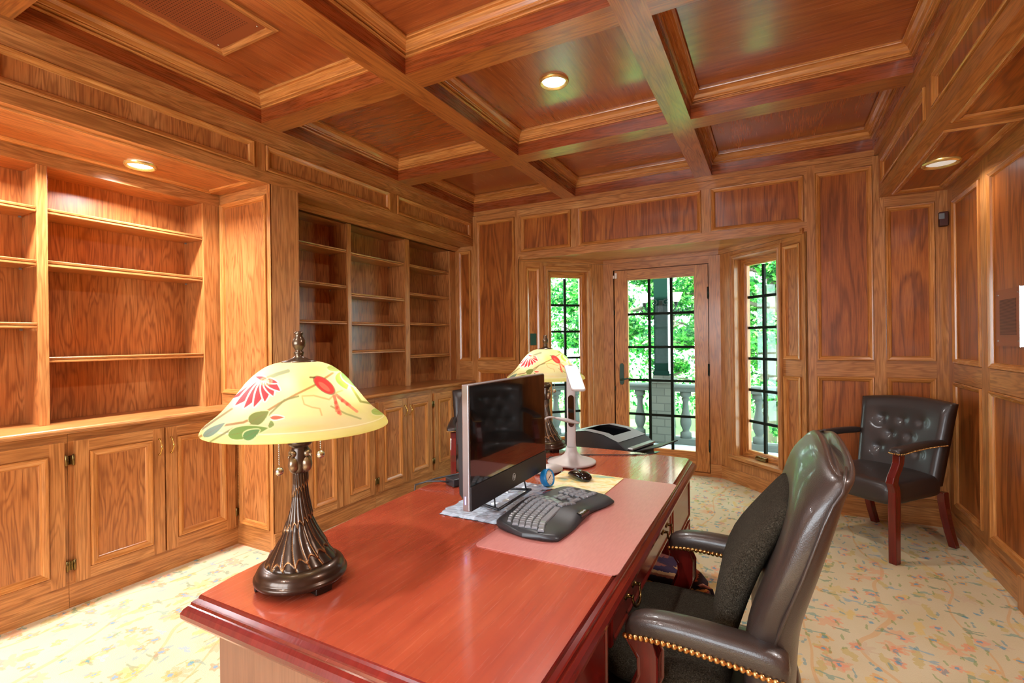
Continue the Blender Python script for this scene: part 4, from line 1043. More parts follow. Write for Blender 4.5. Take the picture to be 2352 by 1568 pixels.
def table_lamp(label, loc, face):
    """face = direction (angle) the painted front looks to"""
    t = thing('table_lamp', label, 'table lamp', loc, 'painted glass table lamps on the desk'); SR = .968
    # feet and plinth
    for k in range(3):
        a = face+math.pi*2*k/3+.5
        m = MB(); o = Vector((math.cos(a), math.sin(a), 0)); n = Vector((-o.y, o.x, 0))
        m.obox(o*.068, n, o, (0, 0, 1), -.020, .020, 0, .032, 0, .016); m.build('foot', 'lamp_bronze_dark', t, bevel=.003, world=False)
    def bronze(prof, name, n=64, nz=1, feather=False, parent=t):
        m = MB(); C = []
        P = prof
        if feather:
            z = np.linspace(P[0][1], P[-1][1], 150); r = np.interp(z, [p[1] for p in P], [p[0] for p in P])
            P = list(zip(r, z))
        rings = []
        for r, z in P:
            ring = []
            for k in range(n):
                th = 2*math.pi*k/n; rr = r; c = (.055, .034, .023)
                if feather:
                    tw = th+(z-.05)*5.5; rib = abs(math.sin(tw*8)); row = (z*13-th/(2*math.pi)*1.0-.20*(rib-.5)) % 1.0
                    q = 1-row; fan = min(1, max(0, (.28-z)/.08))
                    edge = max(0, 1-rib*4.5)
                    scal = q+.18*rib
                    rr = r+(.0042*(scal-.4)*(.45+.55*fan)-.0022*edge)*min(1, r/.028)
                    if edge > .3 or row < .05: c = (.26, .12, .04)
                    else: c = tuple(v*(1.0+.5*rib*(q)) for v in (.040, .026, .018))
                ring.append(m.v((rr*math.cos(th), rr*math.sin(th), z))); C.append((*c, 1))
            rings.append(ring)
        for a, b in zip(rings, rings[1:]):
            for k in range(n): m.f((a[k], a[(k+1) % n], b[(k+1) % n], b[k]), 'z', 0, 0, True)
        m.f(rings[0][::-1]); m.f(rings[-1]); m.C = C
        return m.build(name, 'lamp_bronze', parent, world=False)
    bronze([(.088, .012), (.099, .013), (.1035, .017), (.1045, .022), (.1035, .026), (.100, .028), (.099, .031), (.0985, .036), (.094, .044), (.086, .050), (.080, .053), (.078, .053)], 'plinth')
    bronze([(.078, .050), (.077, .056), (.068, .070), (.058, .086), (.047, .106), (.036, .130), (.028, .152), (.0225, .178), (.0185, .205), (.0170, .235), (.0175, .262)], 'feathered_stem', 280, feather=True)
    bronze([(.0172, .258), (.019, .268), (.0225, .280), (.0225, .300), (.020, .315), (.0185, .322), (.019, .324), (.025, .327), (.0275, .332), (.0275, .338), (.025, .343), (.018, .346), (.016, .348), (.016, .36)], 'collar')
    for k in range(4):
        a = face+math.pi/4+k*math.pi/2
        m = MB(); C = []
        def ball(cx, cz, rx, rz, n=14):
            rr = []
            for j in range(9):
                ph = -math.pi/2+math.pi*j/8; rr.append([( (cx+rx*math.cos(ph)*math.cos(2*math.pi*i/n)), rx*math.cos(ph)*math.sin(2*math.pi*i/n), cz+rz*math.sin(ph)) for i in range(n)])
            ca, sa = math.cos(a), math.sin(a)
            m.loft([[(x*ca-y*sa, x*sa+y*ca, z) for x, y, z in r] for r in rr])
        ball(.0205, .283, .0125, .0195); ball(.0215, .3085, .0085, .0085)
        ca, sa = math.cos(a), math.sin(a); b0 = Vector((ca, sa, 0))
        m.tube([b0*.027+Vector((0, 0, .309)), b0*.034+Vector((0, 0, .305)), b0*.036+Vector((0, 0, .300))], [.004, .003, .001], 8)
        m.C = [(.20, .135, .085, 1)]*len(m.V); m.build('bird_head', 'lamp_bronze', t, world=False)
    # shade
    prof = [(.030, .5265), (.045, .5255), (.055, .5235), (.070, .518), (.079, .5135), (.092, .5045), (.104, .4945), (.118, .480), (.130, .464), (.142, .449), (.153, .4345), (.165, .4205), (.178, .4075), (.190, .398), (.201, .3895), (.209, .381), (.2125, .3735), (.2125, .3700), (.2105, .3690), (.2075, .3720)]
    s_ = np.concatenate([[0], np.cumsum([math.hypot(b[0]-a[0], b[1]-a[1]) for a, b in zip(prof, prof[1:])])])
    tt = np.linspace(0, s_[-1], 190); r = np.interp(tt, s_, [p[0]*SR for p in prof]); z = np.interp(tt, s_, [p[1] for p in prof])
    n = 620; th = np.linspace(0, 2*math.pi, n, endpoint=False)
    m = MB(); A, Rr, H = [], [], []
    rings = []
    for rr, zz in zip(r, z):
        ring = []
        for q in th: ring.append(m.v((rr*math.cos(face+q), rr*math.sin(face+q), zz))); A.append(q); Rr.append(rr); H.append(zz)
        rings.append(ring)
    for a, b in zip(rings, rings[1:]):
        for k in range(n): m.f((a[k], a[(k+1) % n], b[(k+1) % n], b[k]), 'z', 0, 0, True)
    m.C = paint_shade(np.array(A), np.array(Rr), np.array(H)); sh = m.build('lamp_shade', 'painted_shade', t, world=False)
    m = MB(); m.lathe([(.040, .524), (.040, .5275), (.026, .531), (.014, .536), (.009, .541), (.011, .546), (.012, .549), (.008, .552), (.0085, .555), (.014, .563), (.0155, .571), (.013, .580), (.008, .588), (.0095, .592), (.0105, .596), (.006, .599), (.001, .6)], 28); m.C = [(.11, .075, .045, 1)]*len(m.V)
    m.build('finial', 'lamp_bronze', t, world=False)
    m = MB(); m.tube([(0, 0, .355), (0, 0, .53)], .006); m.build('harp_rod', 'antique_brass', t, world=False)
    for k in (0, 1):
        a = face+(-1.15 if k == 0 else 1.15); d = Vector((math.cos(a), math.sin(a), 0))
        m = MB(); m.tube([Vector((0, 0, .375)), d*.035+Vector((0, 0, .395))], .012, 12); m.build('socket', 'antique_brass', t, world=False)
        m = MB(); c = d*.066+Vector((0, 0, .425)); m.lathe([(.002, -.032), (.012, -.026), (.014, -.015), (.024, .004), (.026, .016), (.020, .028), (.010, .034), (.001, .036)], 20, c, ax=(d.x, d.y, .9), caps=False); m.build('bulb', 'bulb', t, world=False)
        L = bpy.data.lights.new('bulb_light', 'POINT'); L.energy = .6; L.color = (1, .95, .86); L.shadow_soft_size = .03; lo = bpy.data.objects.new('bulb_light', L); col.objects.link(lo); lo.parent = t; lo.location = c+Vector((0, 0, .0))+d*.03+Vector((0,0,.03))
        # pull chain
        a = face+(-.62 if k == 0 else .62); d = Vector((math.cos(a), math.sin(a), 0))*(.075); ln = (.290 if k == 0 else .320)
        m = MB(); zt = .385
        for i in range(int((zt-ln)/.0048)): m.lathe([(.0004, -.0022), (.0019, 0), (.0004, .0022)], 6, d+Vector((0, 0, zt-i*.0048)), caps=False)
        m.tube([d+Vector((0, 0, zt)), d+Vector((0, 0, ln))], .0006, 5); ch = m.build('pull_chain', 'steel_chain', t, world=False)
        m = MB(); m.lathe([(.0005, .0095), (.004, .0088), (.0075, .006), (.0095, 0), (.0075, -.006), (.004, -.0088), (.0005, -.0095)], 20, d+Vector((0, 0, ln-.008)), caps=False); m.build('pull_ball', 'steel_chain', ch, world=False)
    return t
MATS['lamp_bronze_dark'] = simple('lamp_bronze_dark', (40, 26, 20), .35, .7)
cam2 = Vector((0, 0))
L1 = (-1.008, .806, DZ+.0005)
face1 = math.atan2(-L1[1], -L1[0])
lamp1 = table_lamp('large painted glass table lamp nearest the camera on the desk corner', L1, face1)
lamp2 = copy_tree(lamp1); lamp2.location = (-1.060, 2.372, DZ+.0005)
lamp2.rotation_euler = (0, 0, math.atan2(-2.372, 1.060)-face1)
lamp2['label'] = 'second painted glass table lamp, at the far end of the desk behind the monitor'
m = MB(); m.tube([(-1.10, .865, DZ+.005), (-1.13, .885, DZ+.006), (-1.16, .895, DZ+.008), (-1.195, .890, DZ+.007), (-1.222, .882, DZ+.002), (-1.2335, .880, DZ-.02), (-1.2345, .880, DZ-.07), (-1.236, .88, .30), (-1.236, .88, .006)], .0034, 8)
tag(m.build('lamp_cord', 'cord_brown'), 'brown cord from the near table lamp over the desk edge', 'cord')

# ================================================================== ALL-IN-ONE COMPUTER
pc = thing('desktop_computer', 'black all-in-one desktop computer standing side-on in the middle of the desk', 'computer', (-.825, 1.52, DZ))
m = MB(); m.box(-.836, -.812, 1.245, 1.800, .817, 1.200); m.build('housing', 'silver', pc, bevel=.003)
m = MB(); m.prism([(-.836, 1.19), (-.836, .83), (-.862, .86), (-.868, 1.10), (-.846, 1.185)], 1.262, 1.785, 'y'); m.build('rear_cover', 'black_plastic', pc, bevel=.006)
m = MB(); m.box(-.8118, -.8095, 1.250, 1.796, .893, 1.196); m.build('screen', 'screen_glass', pc)
m = MB(); m.box(-.8118, -.806, 1.247, 1.798, .819, .892); ch = m.build('chin', 'black_plastic', pc, bevel=.001)
def ring_logo(parent, c, U, V_, N, r, mat):
    m = MB(); c, U, V_, N = map(Vector, (c, U, V_, N)); n = 40
    a = [m.v(c+(U*math.cos(2*math.pi*i/n)+V_*math.sin(2*math.pi*i/n))*r+N*.0004) for i in range(n)]; b = [m.v(c+(U*math.cos(2*math.pi*i/n)+V_*math.sin(2*math.pi*i/n))*r*.86+N*.0004) for i in range(n)]
    for i in range(n): m.f((a[i], a[(i+1) % n], b[(i+1) % n], b[i]))
    m.build('logo_ring', mat, parent)
ring_logo(ch, (-.806, 1.522, .856), (0, 1, 0), (0, 0, 1), (1, 0, 0), .0125, 'logo_silver')
def text(s, parent, loc, rot, size, mat, name='lettering', shear=0, ext=.0002):
    cu = bpy.data.curves.new(name, 'FONT'); cu.body = s; cu.size = size; cu.align_x = 'CENTER'; cu.align_y = 'CENTER'; cu.extrude = ext; cu.shear = shear
    tmp = bpy.data.objects.new('tmp', cu); col.objects.link(tmp); bpy.context.view_layer.update()
    me = bpy.data.meshes.new_from_object(tmp.evaluated_get(bpy.context.evaluated_depsgraph_get())); bpy.data.objects.remove(tmp)
    me.name = name; me.materials.clear(); me.materials.append(MATS[mat]); o = bpy.data.objects.new(name, me); col.objects.link(o); o.parent = parent
    off = Vector((0, 0, 0)); q = parent
    while q is not None: off += q.location; q = q.parent
    o.location = Vector(loc)-off; o.rotation_euler = rot; return o
text('hp', ch, (-.8056, 1.522, .8575), (R_(90), 0, R_(90)), .021, 'logo_silver', shear=.25)
m = MB(); m.box(-.828, -.824, 1.2442, 1.2452, .838, .862); m.build('drive_light', 'led_blue', pc)
# stand: a hoop-like foot
m = MB(); m.tube([(-.80, 1.40, .780), (-.80, 1.64, .780), (-.94, 1.60, .780), (-.94, 1.44, .780), (-.80, 1.40, .780)], .005, 8); m.tube([(-.94, 1.52, .780), (-.90, 1.52, .90), (-.868, 1.52, .96)], [.012, .012, .014], 10); m.tube([(-.815, 1.405, .78), (-.822, 1.41, .822)], .003); m.tube([(-.815, 1.635, .78), (-.822, 1.63, .822)], .003); m.build('stand', 'black_plastic', pc)
# crinkled plastic sheet under it
m = MB(); nx, ny = 22, 44; G_ = []
rr = random.Random(3)
for i in range(nx+1):
    row = []
    for j in range(ny+1):
        x = -.985+.215*i/nx; y = 1.325+.44*j/ny; x += (.012*math.sin(j*.8) if i in (0, nx) else 0)
        e = min(i, nx-i, j, ny-j); row.append(m.v((x+rr.uniform(-.003, .003), y+rr.uniform(-.003, .003), DZ+.002+(.006+rr.uniform(-.002, .0022) if e > 0 else rr.uniform(-.002, .002)))))
    G_.append(row)
for i in range(nx):
    for j in range(ny): m.f((G_[i][j], G_[i+1][j], G_[i+1][j+1], G_[i][j+1]), 'x', 0, 0, False)
base = [[m.v((-.985+.215*i/nx, 1.325+.44*j/ny, DZ+.0008)) for i, j in ((0, 0), (nx, 0), (nx, ny), (0, ny))]]; m.f(base[0][::-1])
tag(m.build('plastic_sheet', 'plastic_wrap'), 'crinkled silvery plastic sleeve lying under the computer on the desk', 'plastic sleeve')
# power brick and cables
pb = thing('power_adapter', 'black power brick lying on the desk behind the left end of the monitor', 'power adapter', (-1.09, 1.665, DZ))
m = MB(); m.obox((-1.108, 1.588, DZ+.001), (.42, .907, 0), (-.907, .42, 0), (0, 0, 1), 0, .15, 0, .065, 0, .030); m.build('brick', 'black_plastic', pb, bevel=.004)
m = MB(); m.tube([(-1.14, 1.60, DZ+.016), (-1.17, 1.585, DZ+.020), (-1.22, 1.565, DZ+.018), (-1.262, 1.545, DZ+.004)], .0035, 8); m.tube([(-1.0, 1.68, DZ+.03), (-1.10, 1.665, DZ+.045), (-1.20, 1.60, DZ+.024), (-1.264, 1.548, DZ+.004), (-1.275, 1.54, DZ-.1), (-1.275, 1.54, .30)], .003, 8); m.build('cable', 'black_plastic', pb)

# ================================================================== DESK MAT, MOUSE PAD, KEYBOARD, MOUSE
m = MB(); c = []
x0, x1, y0, y1, r = -.745, -.338, 1.162, 2.000, .018
for cx, cy_, a0 in ((x1-r, y1-r, 0), (x0+r, y1-r, 90), (x0+r, y0+r, 180), (x1-r, y0+r, 270)):
    for k in range(6): a = R_(a0+18*k); c.append((cx+r*math.cos(a), cy_+r*math.sin(a)))
m.prism(c, DZ+.0004, DZ+.0026, 'z'); tag(m.build('desk_mat', 'desk_mat_red'), 'thin rectangular red desk mat along the chair side of the desk', 'desk mat')
m = MB(); U = Vector((.985, .02, 0)); O = Vector((-.815, 1.735, DZ+.0032))
m.obox(O, (.9995, -.03, 0), (.03, .9995, 0), (0, 0, 1), 0, .262, 0, .262, 0, .003); tag(m.build('mouse_pad', 'mouse_pad_print', bevel=.001), 'pastel patterned mouse pad partly under the mouse and keyboard', 'mouse pad')
# ---- keyboard: local u = right along the key rows, v = away from the typist
kb = thing('keyboard', 'black curved ergonomic keyboard lying half over the desk mat', 'keyboard', (-.643, 1.490, DZ+.006))
ku = Vector((.115, .9934, 0)); kv = Vector((-.9934, .115, 0)); kO = Vector(kb.location)
def wave(u): return .007*math.cos(u*26)*max(0, 1-abs(u)/.26)
def ztop(u, v): return .018+.006*(v+.12)/.24*1.5+wave(u)
KX = Matrix((( ku.x*.93, kv.x, 0, kO.x), (ku.y*.93, kv.y, 0, kO.y), (0, 0, 1, kO.z), (0, 0, 0, 1)))
def outline(u):   # (v of front edge, v of rear edge)
    a = u/.245
    front = -.122+.008*math.cos(a*math.pi+.5)-.010*math.exp(-((a+.45)/.35)**2)+.012*math.exp(-((a-.30)/.28)**2)
    rear = .118-.040*abs(a)**2.2
    e = max(0, abs(a)-.86)/.14
    mid = (front+rear)/2; k = math.sqrt(max(0, 1-e**2))*.75+.25*(1-e)
    return mid+(front-mid)*k, mid+(rear-mid)*k
m = MB(xf=KX); nu, nv = 60, 22; T, B = [], []
for i in range(nu+1):
    u = -.245+.49*i/nu; f0, r0 = outline(u); tr, br_ = [], []
    for j in range(nv+1):
        v = f0+(r0-f0)*j/nv; e = min(1, min(j, nv-j)/2.0, min(i, nu-i)/2.0)
        rest = .004*max(0, (-.045-v)/.07)
        tr.append(m.v((u, v, ztop(u, v)*(.62+.38*math.sqrt(e))-rest))); br_.append(m.v((u, v, .002)))
    T.append(tr); B.append(br_)
for i in range(nu):
    for j in range(nv): m.f((T[i][j], T[i+1][j], T[i+1][j+1], T[i][j+1]), 'x', 0, 0, True); m.f((B[i][j+1], B[i+1][j+1], B[i+1][j], B[i][j]), 'x', 0, 0, True)
    m.f((T[i+1][0], T[i][0], B[i][0], B[i+1][0]), sm=True); m.f((T[i][nv], T[i+1][nv], B[i+1][nv], B[i][nv]), sm=True)
for j in range(nv): m.f((T[0][j], T[0][j+1], B[0][j+1], B[0][j]), sm=True); m.f((T[nu][j+1], T[nu][j], B[nu][j], B[nu][j+1]), sm=True)
body = m.build('body', 'black_plastic', kb)
kc = 0
km = {}
def key(u, v, w_, d=.0155, h=.007, ang=0, mat='key_plastic'):
    global kc
    v = v*1.10-.008 if v < 1 else v; d *= 1.08
    sig = (round(w_, 4), round(d, 4), mat)
    if sig not in km:
        q = MB(); a, b = w_/2, d/2
        q.loft([[(-a, -b, 0), (a, -b, 0), (a, b, 0), (-a, b, 0)], [(-a, -b, h*.55), (a, -b, h*.55), (a, b, h*.55), (-a, b, h*.55)], [(-a+.0022, -b+.0022, h), (a-.0022, -b+.0022, h), (a-.0022, b-.0012, h), (-a+.0022, b-.0012, h)]], sm=False)
        o = q.build('key', mat, kb, world=False, bevel=.0008); km[sig] = o
    else:
        o = km[sig].copy(); col.objects.link(o)
    p = KX @ Vector((u, v, ztop(u, v)-.001)); o.location = p-kO
    tilt = -math.atan((ztop(u+.005, v)-ztop(u-.005, v))/.01)
    o.rotation_euler = (R_(4), tilt, math.atan2(ku.y, ku.x)+ang); kc += 1
def row_v(u, v): return v-.9*max(0, abs(u+.045)-.0)**2*1.6
rows = [(.062, 14, -.215, .0193, 0), (.042, 14, -.215, .0193, 0), (.022, 13, -.211, .0193, 0), (.002, 12, -.205, .0193, 0)]
for v, n, u0, pit, _ in rows:
    for i in range(n):
        u = u0+pit*i; wd = .0172
        if i == 0: u -= .003; wd = .024
        if i == n-1: wd = .026; u += .004
        key(u, row_v(u, v), wd, .0165, ang=-2.6*(u+.045)*1.0)
for u, wd in ((-.213, .024), (-.186, .022), (-.160, .022)): key(u, row_v(u, -.018), wd, .017, ang=-2.6*(u+.045))
key(-.082, row_v(-.082, -.020), .118, .020, ang=.10)
for u, wd in ((-.002, .022), (.024, .022), (.050, .022)): key(u, row_v(u, -.018), wd, .017, ang=-2.6*(u+.045)*.8)
for i in range(13): key(-.212+.0205*i+(.006 if i > 3 else 0)+(.006 if i > 7 else 0), row_v(-.212+.0205*i, .083), .0165, .0105, ang=-2.6*(-.212+.0205*i+.045))
for j in range(2):
    for i in range(3): key(.098-.0+.0185*i*.0+.0, 9, .0165) if False else None
for i in range(3):
    for j in range(2): key(.082+.017*i, .040-.002*i-.020*(1-j)*1.0, .0155, .0165, ang=-.22)
for u, v in ((.082, -.020), (.099, -.022), (.116, -.024), (.099, -.004)): key(u, v, .0155, .0165, ang=-.22)
for i in range(4):
    for j in range(5):
        if (i, j) in ((3, 1), (3, 3)): continue
        key(.146+.0185*i, .048-.0195*j+.0-.004*i, .0165, .0170 if not (i == 3 and j in (2, 4)) else .0175, ang=-.24)
for u, v, wd, dd in ((-.222, .066, .030, .014), (-.212, .082, .030, .014)): pass
# media key cluster along the rear edge and small plate on the palm rest
for u, v, wd in ((-.118, .104, .024), (-.088, .107, .024), (-.058, .108, .024), (-.028, .108, .024)): key(u, v, wd, .011, .004, mat='gray_plastic')
m = MB(xf=KX); m.prism([(-.030, -.116), (.030, -.116), (.022, -.094), (-.022, -.094)], .0135, .0225, 'z'); bp = m.build('badge', 'black_gloss', kb, bevel=.001)
o = text('logitech', bp, KX @ Vector((0, -.1045, .0229)), (0, 0, math.atan2(ku.y, ku.x)), .0125, 'logo_silver')
for s_ in (-1, 1):
    m = MB(xf=KX); m.box(s_*.19-.018, s_*.19+.018, -.085, -.070, -.0030, .004); m.build('foot', 'black_gloss', kb)
# ---- mouse
ms = thing('mouse', 'black glossy mouse on the mouse pad beyond the keyboard', 'mouse', (-.705, 1.905, DZ+.0065))
m = MB(); U = Vector((-.80, .60, 0)).normalized(); W_ = Vector((-U.y, U.x, 0)); rs = []
for i in range(13):
    t = i/12; a = math.pi*t; s_ = .062*(-math.cos(a)); w_ = .034*math.sin(a)**.5 if 0 < t < 1 else .002; hh = .038*math.sin(a)**.6*(1.08-.35*t) if 0 < t < 1 else .004
    rs.append([tuple(Vector((-.705, 1.905, DZ+.0065))+U*s_+W_*(w_*math.cos(2*math.pi*k/20))+Vector((0, 0, max(.001, hh*.5+hh*.5*math.sin(2*math.pi*k/20))))) for k in range(20)])
m.loft(rs); m.build('shell', 'black_gloss', ms, subsurf=1)
m = MB(); c = Vector((-.705, 1.905, DZ+.0065))+U*.030; m.lathe([(.006, -.004), (.009, -.003), (.009, .003), (.006, .004)], 16, c+Vector((0, 0, .0255)), ax=tuple(W_)); m.build('wheel', 'gray_plastic', ms)
# ---- clock
ck = thing('desk_clock', 'small round blue desk clock leaning against the lower edge of the monitor', 'clock', (-.775, 1.745, DZ+.0065))
ax_ = Vector((.96, -.12, .22)).normalized(); cc = Vector((-.775, 1.745, DZ+.041))
m = MB(); m.lathe([(.010, -.022), (.028, -.020), (.033, -.012), (.034, .004), (.032, .010), (.0285, .011), (.0275, .006)], 40, cc, ax=tuple(ax_), caps=False); m.lathe([(.010, -.022), (.001, -.0221)], 40, cc, ax=tuple(ax_), caps=False); m.build('case', 'blue_plastic', ck)
m = MB(); m.lathe([(.0280, .0058), (.001, .0059)], 40, cc, ax=tuple(ax_), caps=False); fc = m.build('dial', 'clock_face', ck)
X = ax_.orthogonal().normalized(); X = Vector((0, 0, 1))-ax_*ax_.z; X.normalize(); Y = X.cross(ax_)
m = MB()
for i in range(12):
    a = math.pi*i/6; d = X*math.cos(a)+Y*math.sin(a); n = ax_.cross(d)
    m.obox(cc+ax_*.0063, d, n, ax_, .0215, .0255, -.0007, .0007, -.0002, .0002)
m.build('hour_marks', 'black_gloss', fc)
for a, l, w_ in ((1.0, .013, .0012), (-2.0, .020, .0008)):
    d = X*math.cos(a)+Y*math.sin(a); n = ax_.cross(d); m = MB(); m.obox(cc+ax_*.0068, d, n, ax_, -.003, l, -w_, w_, -.0002, .0002); m.build('hand', 'black_gloss', fc)

# ================================================================== WHITE LED LAMPS
ll = thing('led_desk_lamp', 'tall white folding LED desk lamp on a round base between monitor and printer', 'desk lamp', (-.832, 2.145, DZ))
c = Vector((-.832, 2.145, DZ))
m = MB(); m.lathe([(.095, .001), (.108, .003), (.112, .008), (.111, .013), (.104, .016), (.08, .022), (.055, .031), (.036, .043), (.027, .058), (.0235, .078)], 56, c); m.build('base', 'white_plastic', ll)
vd = Vector((c.x, c.y, 0)).normalized(); vr = Vector((vd.y, -vd.x, 0))
m = MB(); rs = []
for z, a in ((.070, .0225), (.085, .0215), (.10, .0205), (.30, .0200), (.43, .0195), (.452, .017), (.458, .010)):
    rs.append([tuple(c+vr*(a*math.copysign(abs(math.cos(t_))**.6, math.cos(t_)))+vd*(.011*math.copysign(abs(math.sin(t_))**.6, math.sin(t_)))+Vector((0, 0, z))) for t_ in [2*math.pi*k/28 for k in range(28)]])
m.loft(rs); m.build('post', 'white_plastic', ll)
m = MB(); pts = []
for k in range(24):
    a = 2*math.pi*k/24; pts.append(c-vd*.0118+vr*(.0135*math.cos(a))+Vector((0, 0, .245+(.060 if math.sin(a) > 0 else -.060)+.0135*math.sin(a))))
i0 = [m.v(p) for p in pts]; i1 = [m.v(p-vd*.002) for p in pts]
for k in range(24): m.f((i0[k], i0[(k+1) % 24], i1[(k+1) % 24], i1[k]))
m.f(i1); m.build('display', 'screen_glass', ll)
hd = c+Vector((0, 0, .452)); D = Vector((.095, -.150, -.100)).normalized(); S = vr; Nn = S.cross(D).normalized()
if Nn.z < 0: Nn = -Nn
m = MB(); ol = []
for sx, sy, a0 in ((1, 1, 0), (-1, 1, 90), (-1, -1, 180), (1, -1, 270)):
    for k in range(6): a = R_(a0+18*k); ol.append((.100+sx*.088+.014*math.cos(a), sy*.014+.013*math.cos(0)*math.sin(a)*1.0))
rs = []
for h, k_ in ((-.004, .93), (-.002, 1), (.004, 1), (.007, .95)): rs.append([tuple(hd+D*(.10+(p[0]-.10)*k_)+S*(p[1]*k_*1.15)+Nn*h) for p in ol])
m.loft(rs, sm=False); m.build('lamp_head', 'white_plastic', ll, bevel=.001)
# small gooseneck lamp
bl_ = thing('gooseneck_lamp', 'small white gooseneck reading lamp with an oval base, just right of the monitor', 'desk lamp', (-.862, 1.950, DZ))
m = MB(); U = Vector((.55, .83, 0)).normalized(); W_ = Vector((-U.y, U.x, 0)); rs = []
for z, k in ((.001, .86), (.006, .98), (.016, 1.0), (.026, .86), (.034, .55), (.037, .2)):
    rs.append([tuple(Vector((-.862, 1.950, DZ))+U*(.070*k*math.cos(2*math.pi*q/32))+W_*(.040*k*math.sin(2*math.pi*q/32))+Vector((0, 0, z))) for q in range(32)])
m.loft(rs); m.build('base', 'white_plastic', bl_, subsurf=1)
m = MB(); nk = []
P0 = Vector((-.895, 1.905, DZ+.03)); P3 = Vector((-.832, 1.958, DZ+.238))
for i in range(25):
    t = i/24; 
    b0, b1, b2, b3 = (1-t)**3, 3*t*(1-t)**2, 3*t*t*(1-t), t**3
    nk.append(P0*b0+Vector((-.905, 1.90, DZ+.17))*b1+Vector((-.890, 1.91, DZ+.262))*b2+P3*b3)
m.tube(nk, .0042, 10); m.build('gooseneck', 'white_plastic', bl_)
m = MB(); D = Vector((.075, .035, -.018)).normalized(); S = Vector((-D.y, D.x, 0)).normalized(); N2 = D.cross(S)
rs = []
for i in range(15):
    t = i/14; w_ = .004+.017*math.sin(math.pi*min(1, t*.95+.03))**.7; h = .004+.0045*math.sin(math.pi*t)**.8
    rs.append([tuple(P3+D*(.105*t)+S*(w_*math.cos(2*math.pi*k/16))+N2*(h*math.sin(2*math.pi*k/16))) for k in range(16)])
m.loft(rs); m.build('lamp_head', 'white_plastic', bl_)

# ================================================================== PRINTER ON ITS STAND
st = thing('printer_stand', 'low dark wooden stand behind the far end of the desk, carrying the printer', 'stand', (-.86, 2.87, 0))
m = MB(); m.box(-1.12, -.58, 2.62, 3.08, .585, .610, g='x'); m.build('top', 'mahogany', st, bevel=.003)
for x in (-1.10, -.60):
    for y in (2.64, 3.06): m = MB(); m.box(x-.018, x+.018, y-.018, y+.018, 0, .585); m.build('leg', 'mahogany', st)
m = MB(); m.box(-1.08, -.62, 2.65, 3.05, .20, .218, g='x'); m.build('shelf', 'mahogany', st)
pr_ = thing('printer', 'low black and grey printer with an open top, beyond the far desk edge', 'printer', (-.88, 2.87, .61))
cp = Vector((-.880, 2.865, .611)); pa = R_(-14)
U = Vector((math.cos(pa), math.sin(pa), 0)); W_ = Vector((-math.sin(pa), math.cos(pa), 0)); Zv = Vector((0, 0, 1))
def PX(a, b, z): return tuple(cp+U*a+W_*b+Zv*z)
m = MB(); body_ = [(-.205, .0), (.215, .0), (.215, .115), (.16, .150), (.06, .182), (-.06, .192), (-.195, .165), (-.205, .155)]
A = [m.v(PX(a, -.155, z)) for a, z in body_]; B = [m.v(PX(a, .165, z)) for a, z in body_]; n = len(body_)
for k in range(n):
    if 3 <= k <= 5: continue
    m.f((A[k], A[(k+1) % n], B[(k+1) % n], B[k]))
m.f(A[::-1]); m.f(B); m.build('housing', 'black_plastic', pr_, bevel=.004)
# top: silver frame round a sunken output tray
def topz(a): return np.interp(a, [-.195, -.06, .06, .16, .215], [.165, .192, .182, .150, .115])
m = MB(); NA = 18
def strip(b0, b1, a0=-.195, a1=.16, dz=.003, mi=0):
    for i in range(NA):
        p, q = a0+(a1-a0)*i/NA, a0+(a1-a0)*(i+1)/NA
        m.poly([PX(p, b0, topz(p)+dz), PX(q, b0, topz(q)+dz), PX(q, b1, topz(q)+dz), PX(p, b1, topz(p)+dz)], mi=mi)
strip(-.155, -.095); strip(.115, .165); strip(-.095, .115, -.195, -.125); strip(-.095, .115, .095, .16)
m.build('top_cover', 'gray_plastic', pr_)
m = MB(); a0, a1, b0, b1 = -.125, .095, -.095, .115
m.poly([PX(a0, b0, topz(a0)), PX(a1, b0, topz(a1)), PX(a1, b0, topz(a1)-.005), PX(a0, b0, .105)]); m.poly([PX(a0, b1, topz(a0)), PX(a1, b1, topz(a1)), PX(a1, b1, topz(a1)-.005), PX(a0, b1, .105)])
m.poly([PX(a0, b0, .105), PX(a1, b0, topz(a1)-.005), PX(a1, b1, topz(a1)-.005), PX(a0, b1, .105)]); m.poly([PX(a0, b0, .105), PX(a0, b1, .105), PX(a0, b1, topz(a0)), PX(a0, b0, topz(a0))])
m.build('output_tray', 'black_gloss', pr_)
m = MB(); m.obox(cp+Zv*.112+U*.165, U, W_, Zv, 0, .07, -.13, .14, 0, .012); m.build('control_strip', 'silver', pr_, bevel=.003)
m = MB(); D = (U*.93+Zv*.30).normalized(); m.obox(cp+U*.195+Zv*.090, D, W_, D.cross(W_), 0, .20, -.10, .11, -.003, .003); m.build('paper_support', 'black_plastic', pr_, bevel=.001)
m = MB(); D = (U*.90+Zv*.12).normalized(); m.obox(cp+U*.18+Zv*.060, D, W_, D.cross(W_), 0, .10, -.10, .11, -.002, .002); m.build('paper', 'plastic_wrap', pr_)
m = MB(); m.tube([(-.97, 2.20, DZ+.004), (-.82, 2.33, DZ+.003), (-.66, 2.40, DZ+.003), (-.56, 2.47, DZ+.003), (-.52, 2.52, DZ+.002)], .0022, 6)
m.tube([(-.98, 2.16, DZ+.003), (-.90, 2.29, DZ+.003), (-.75, 2.36, DZ+.003), (-.60, 2.43, DZ+.003)], .0020, 6)
tag(m.build('cable', 'black_plastic'), 'thin black cables running along the far end of the desk to the printer', 'cable')

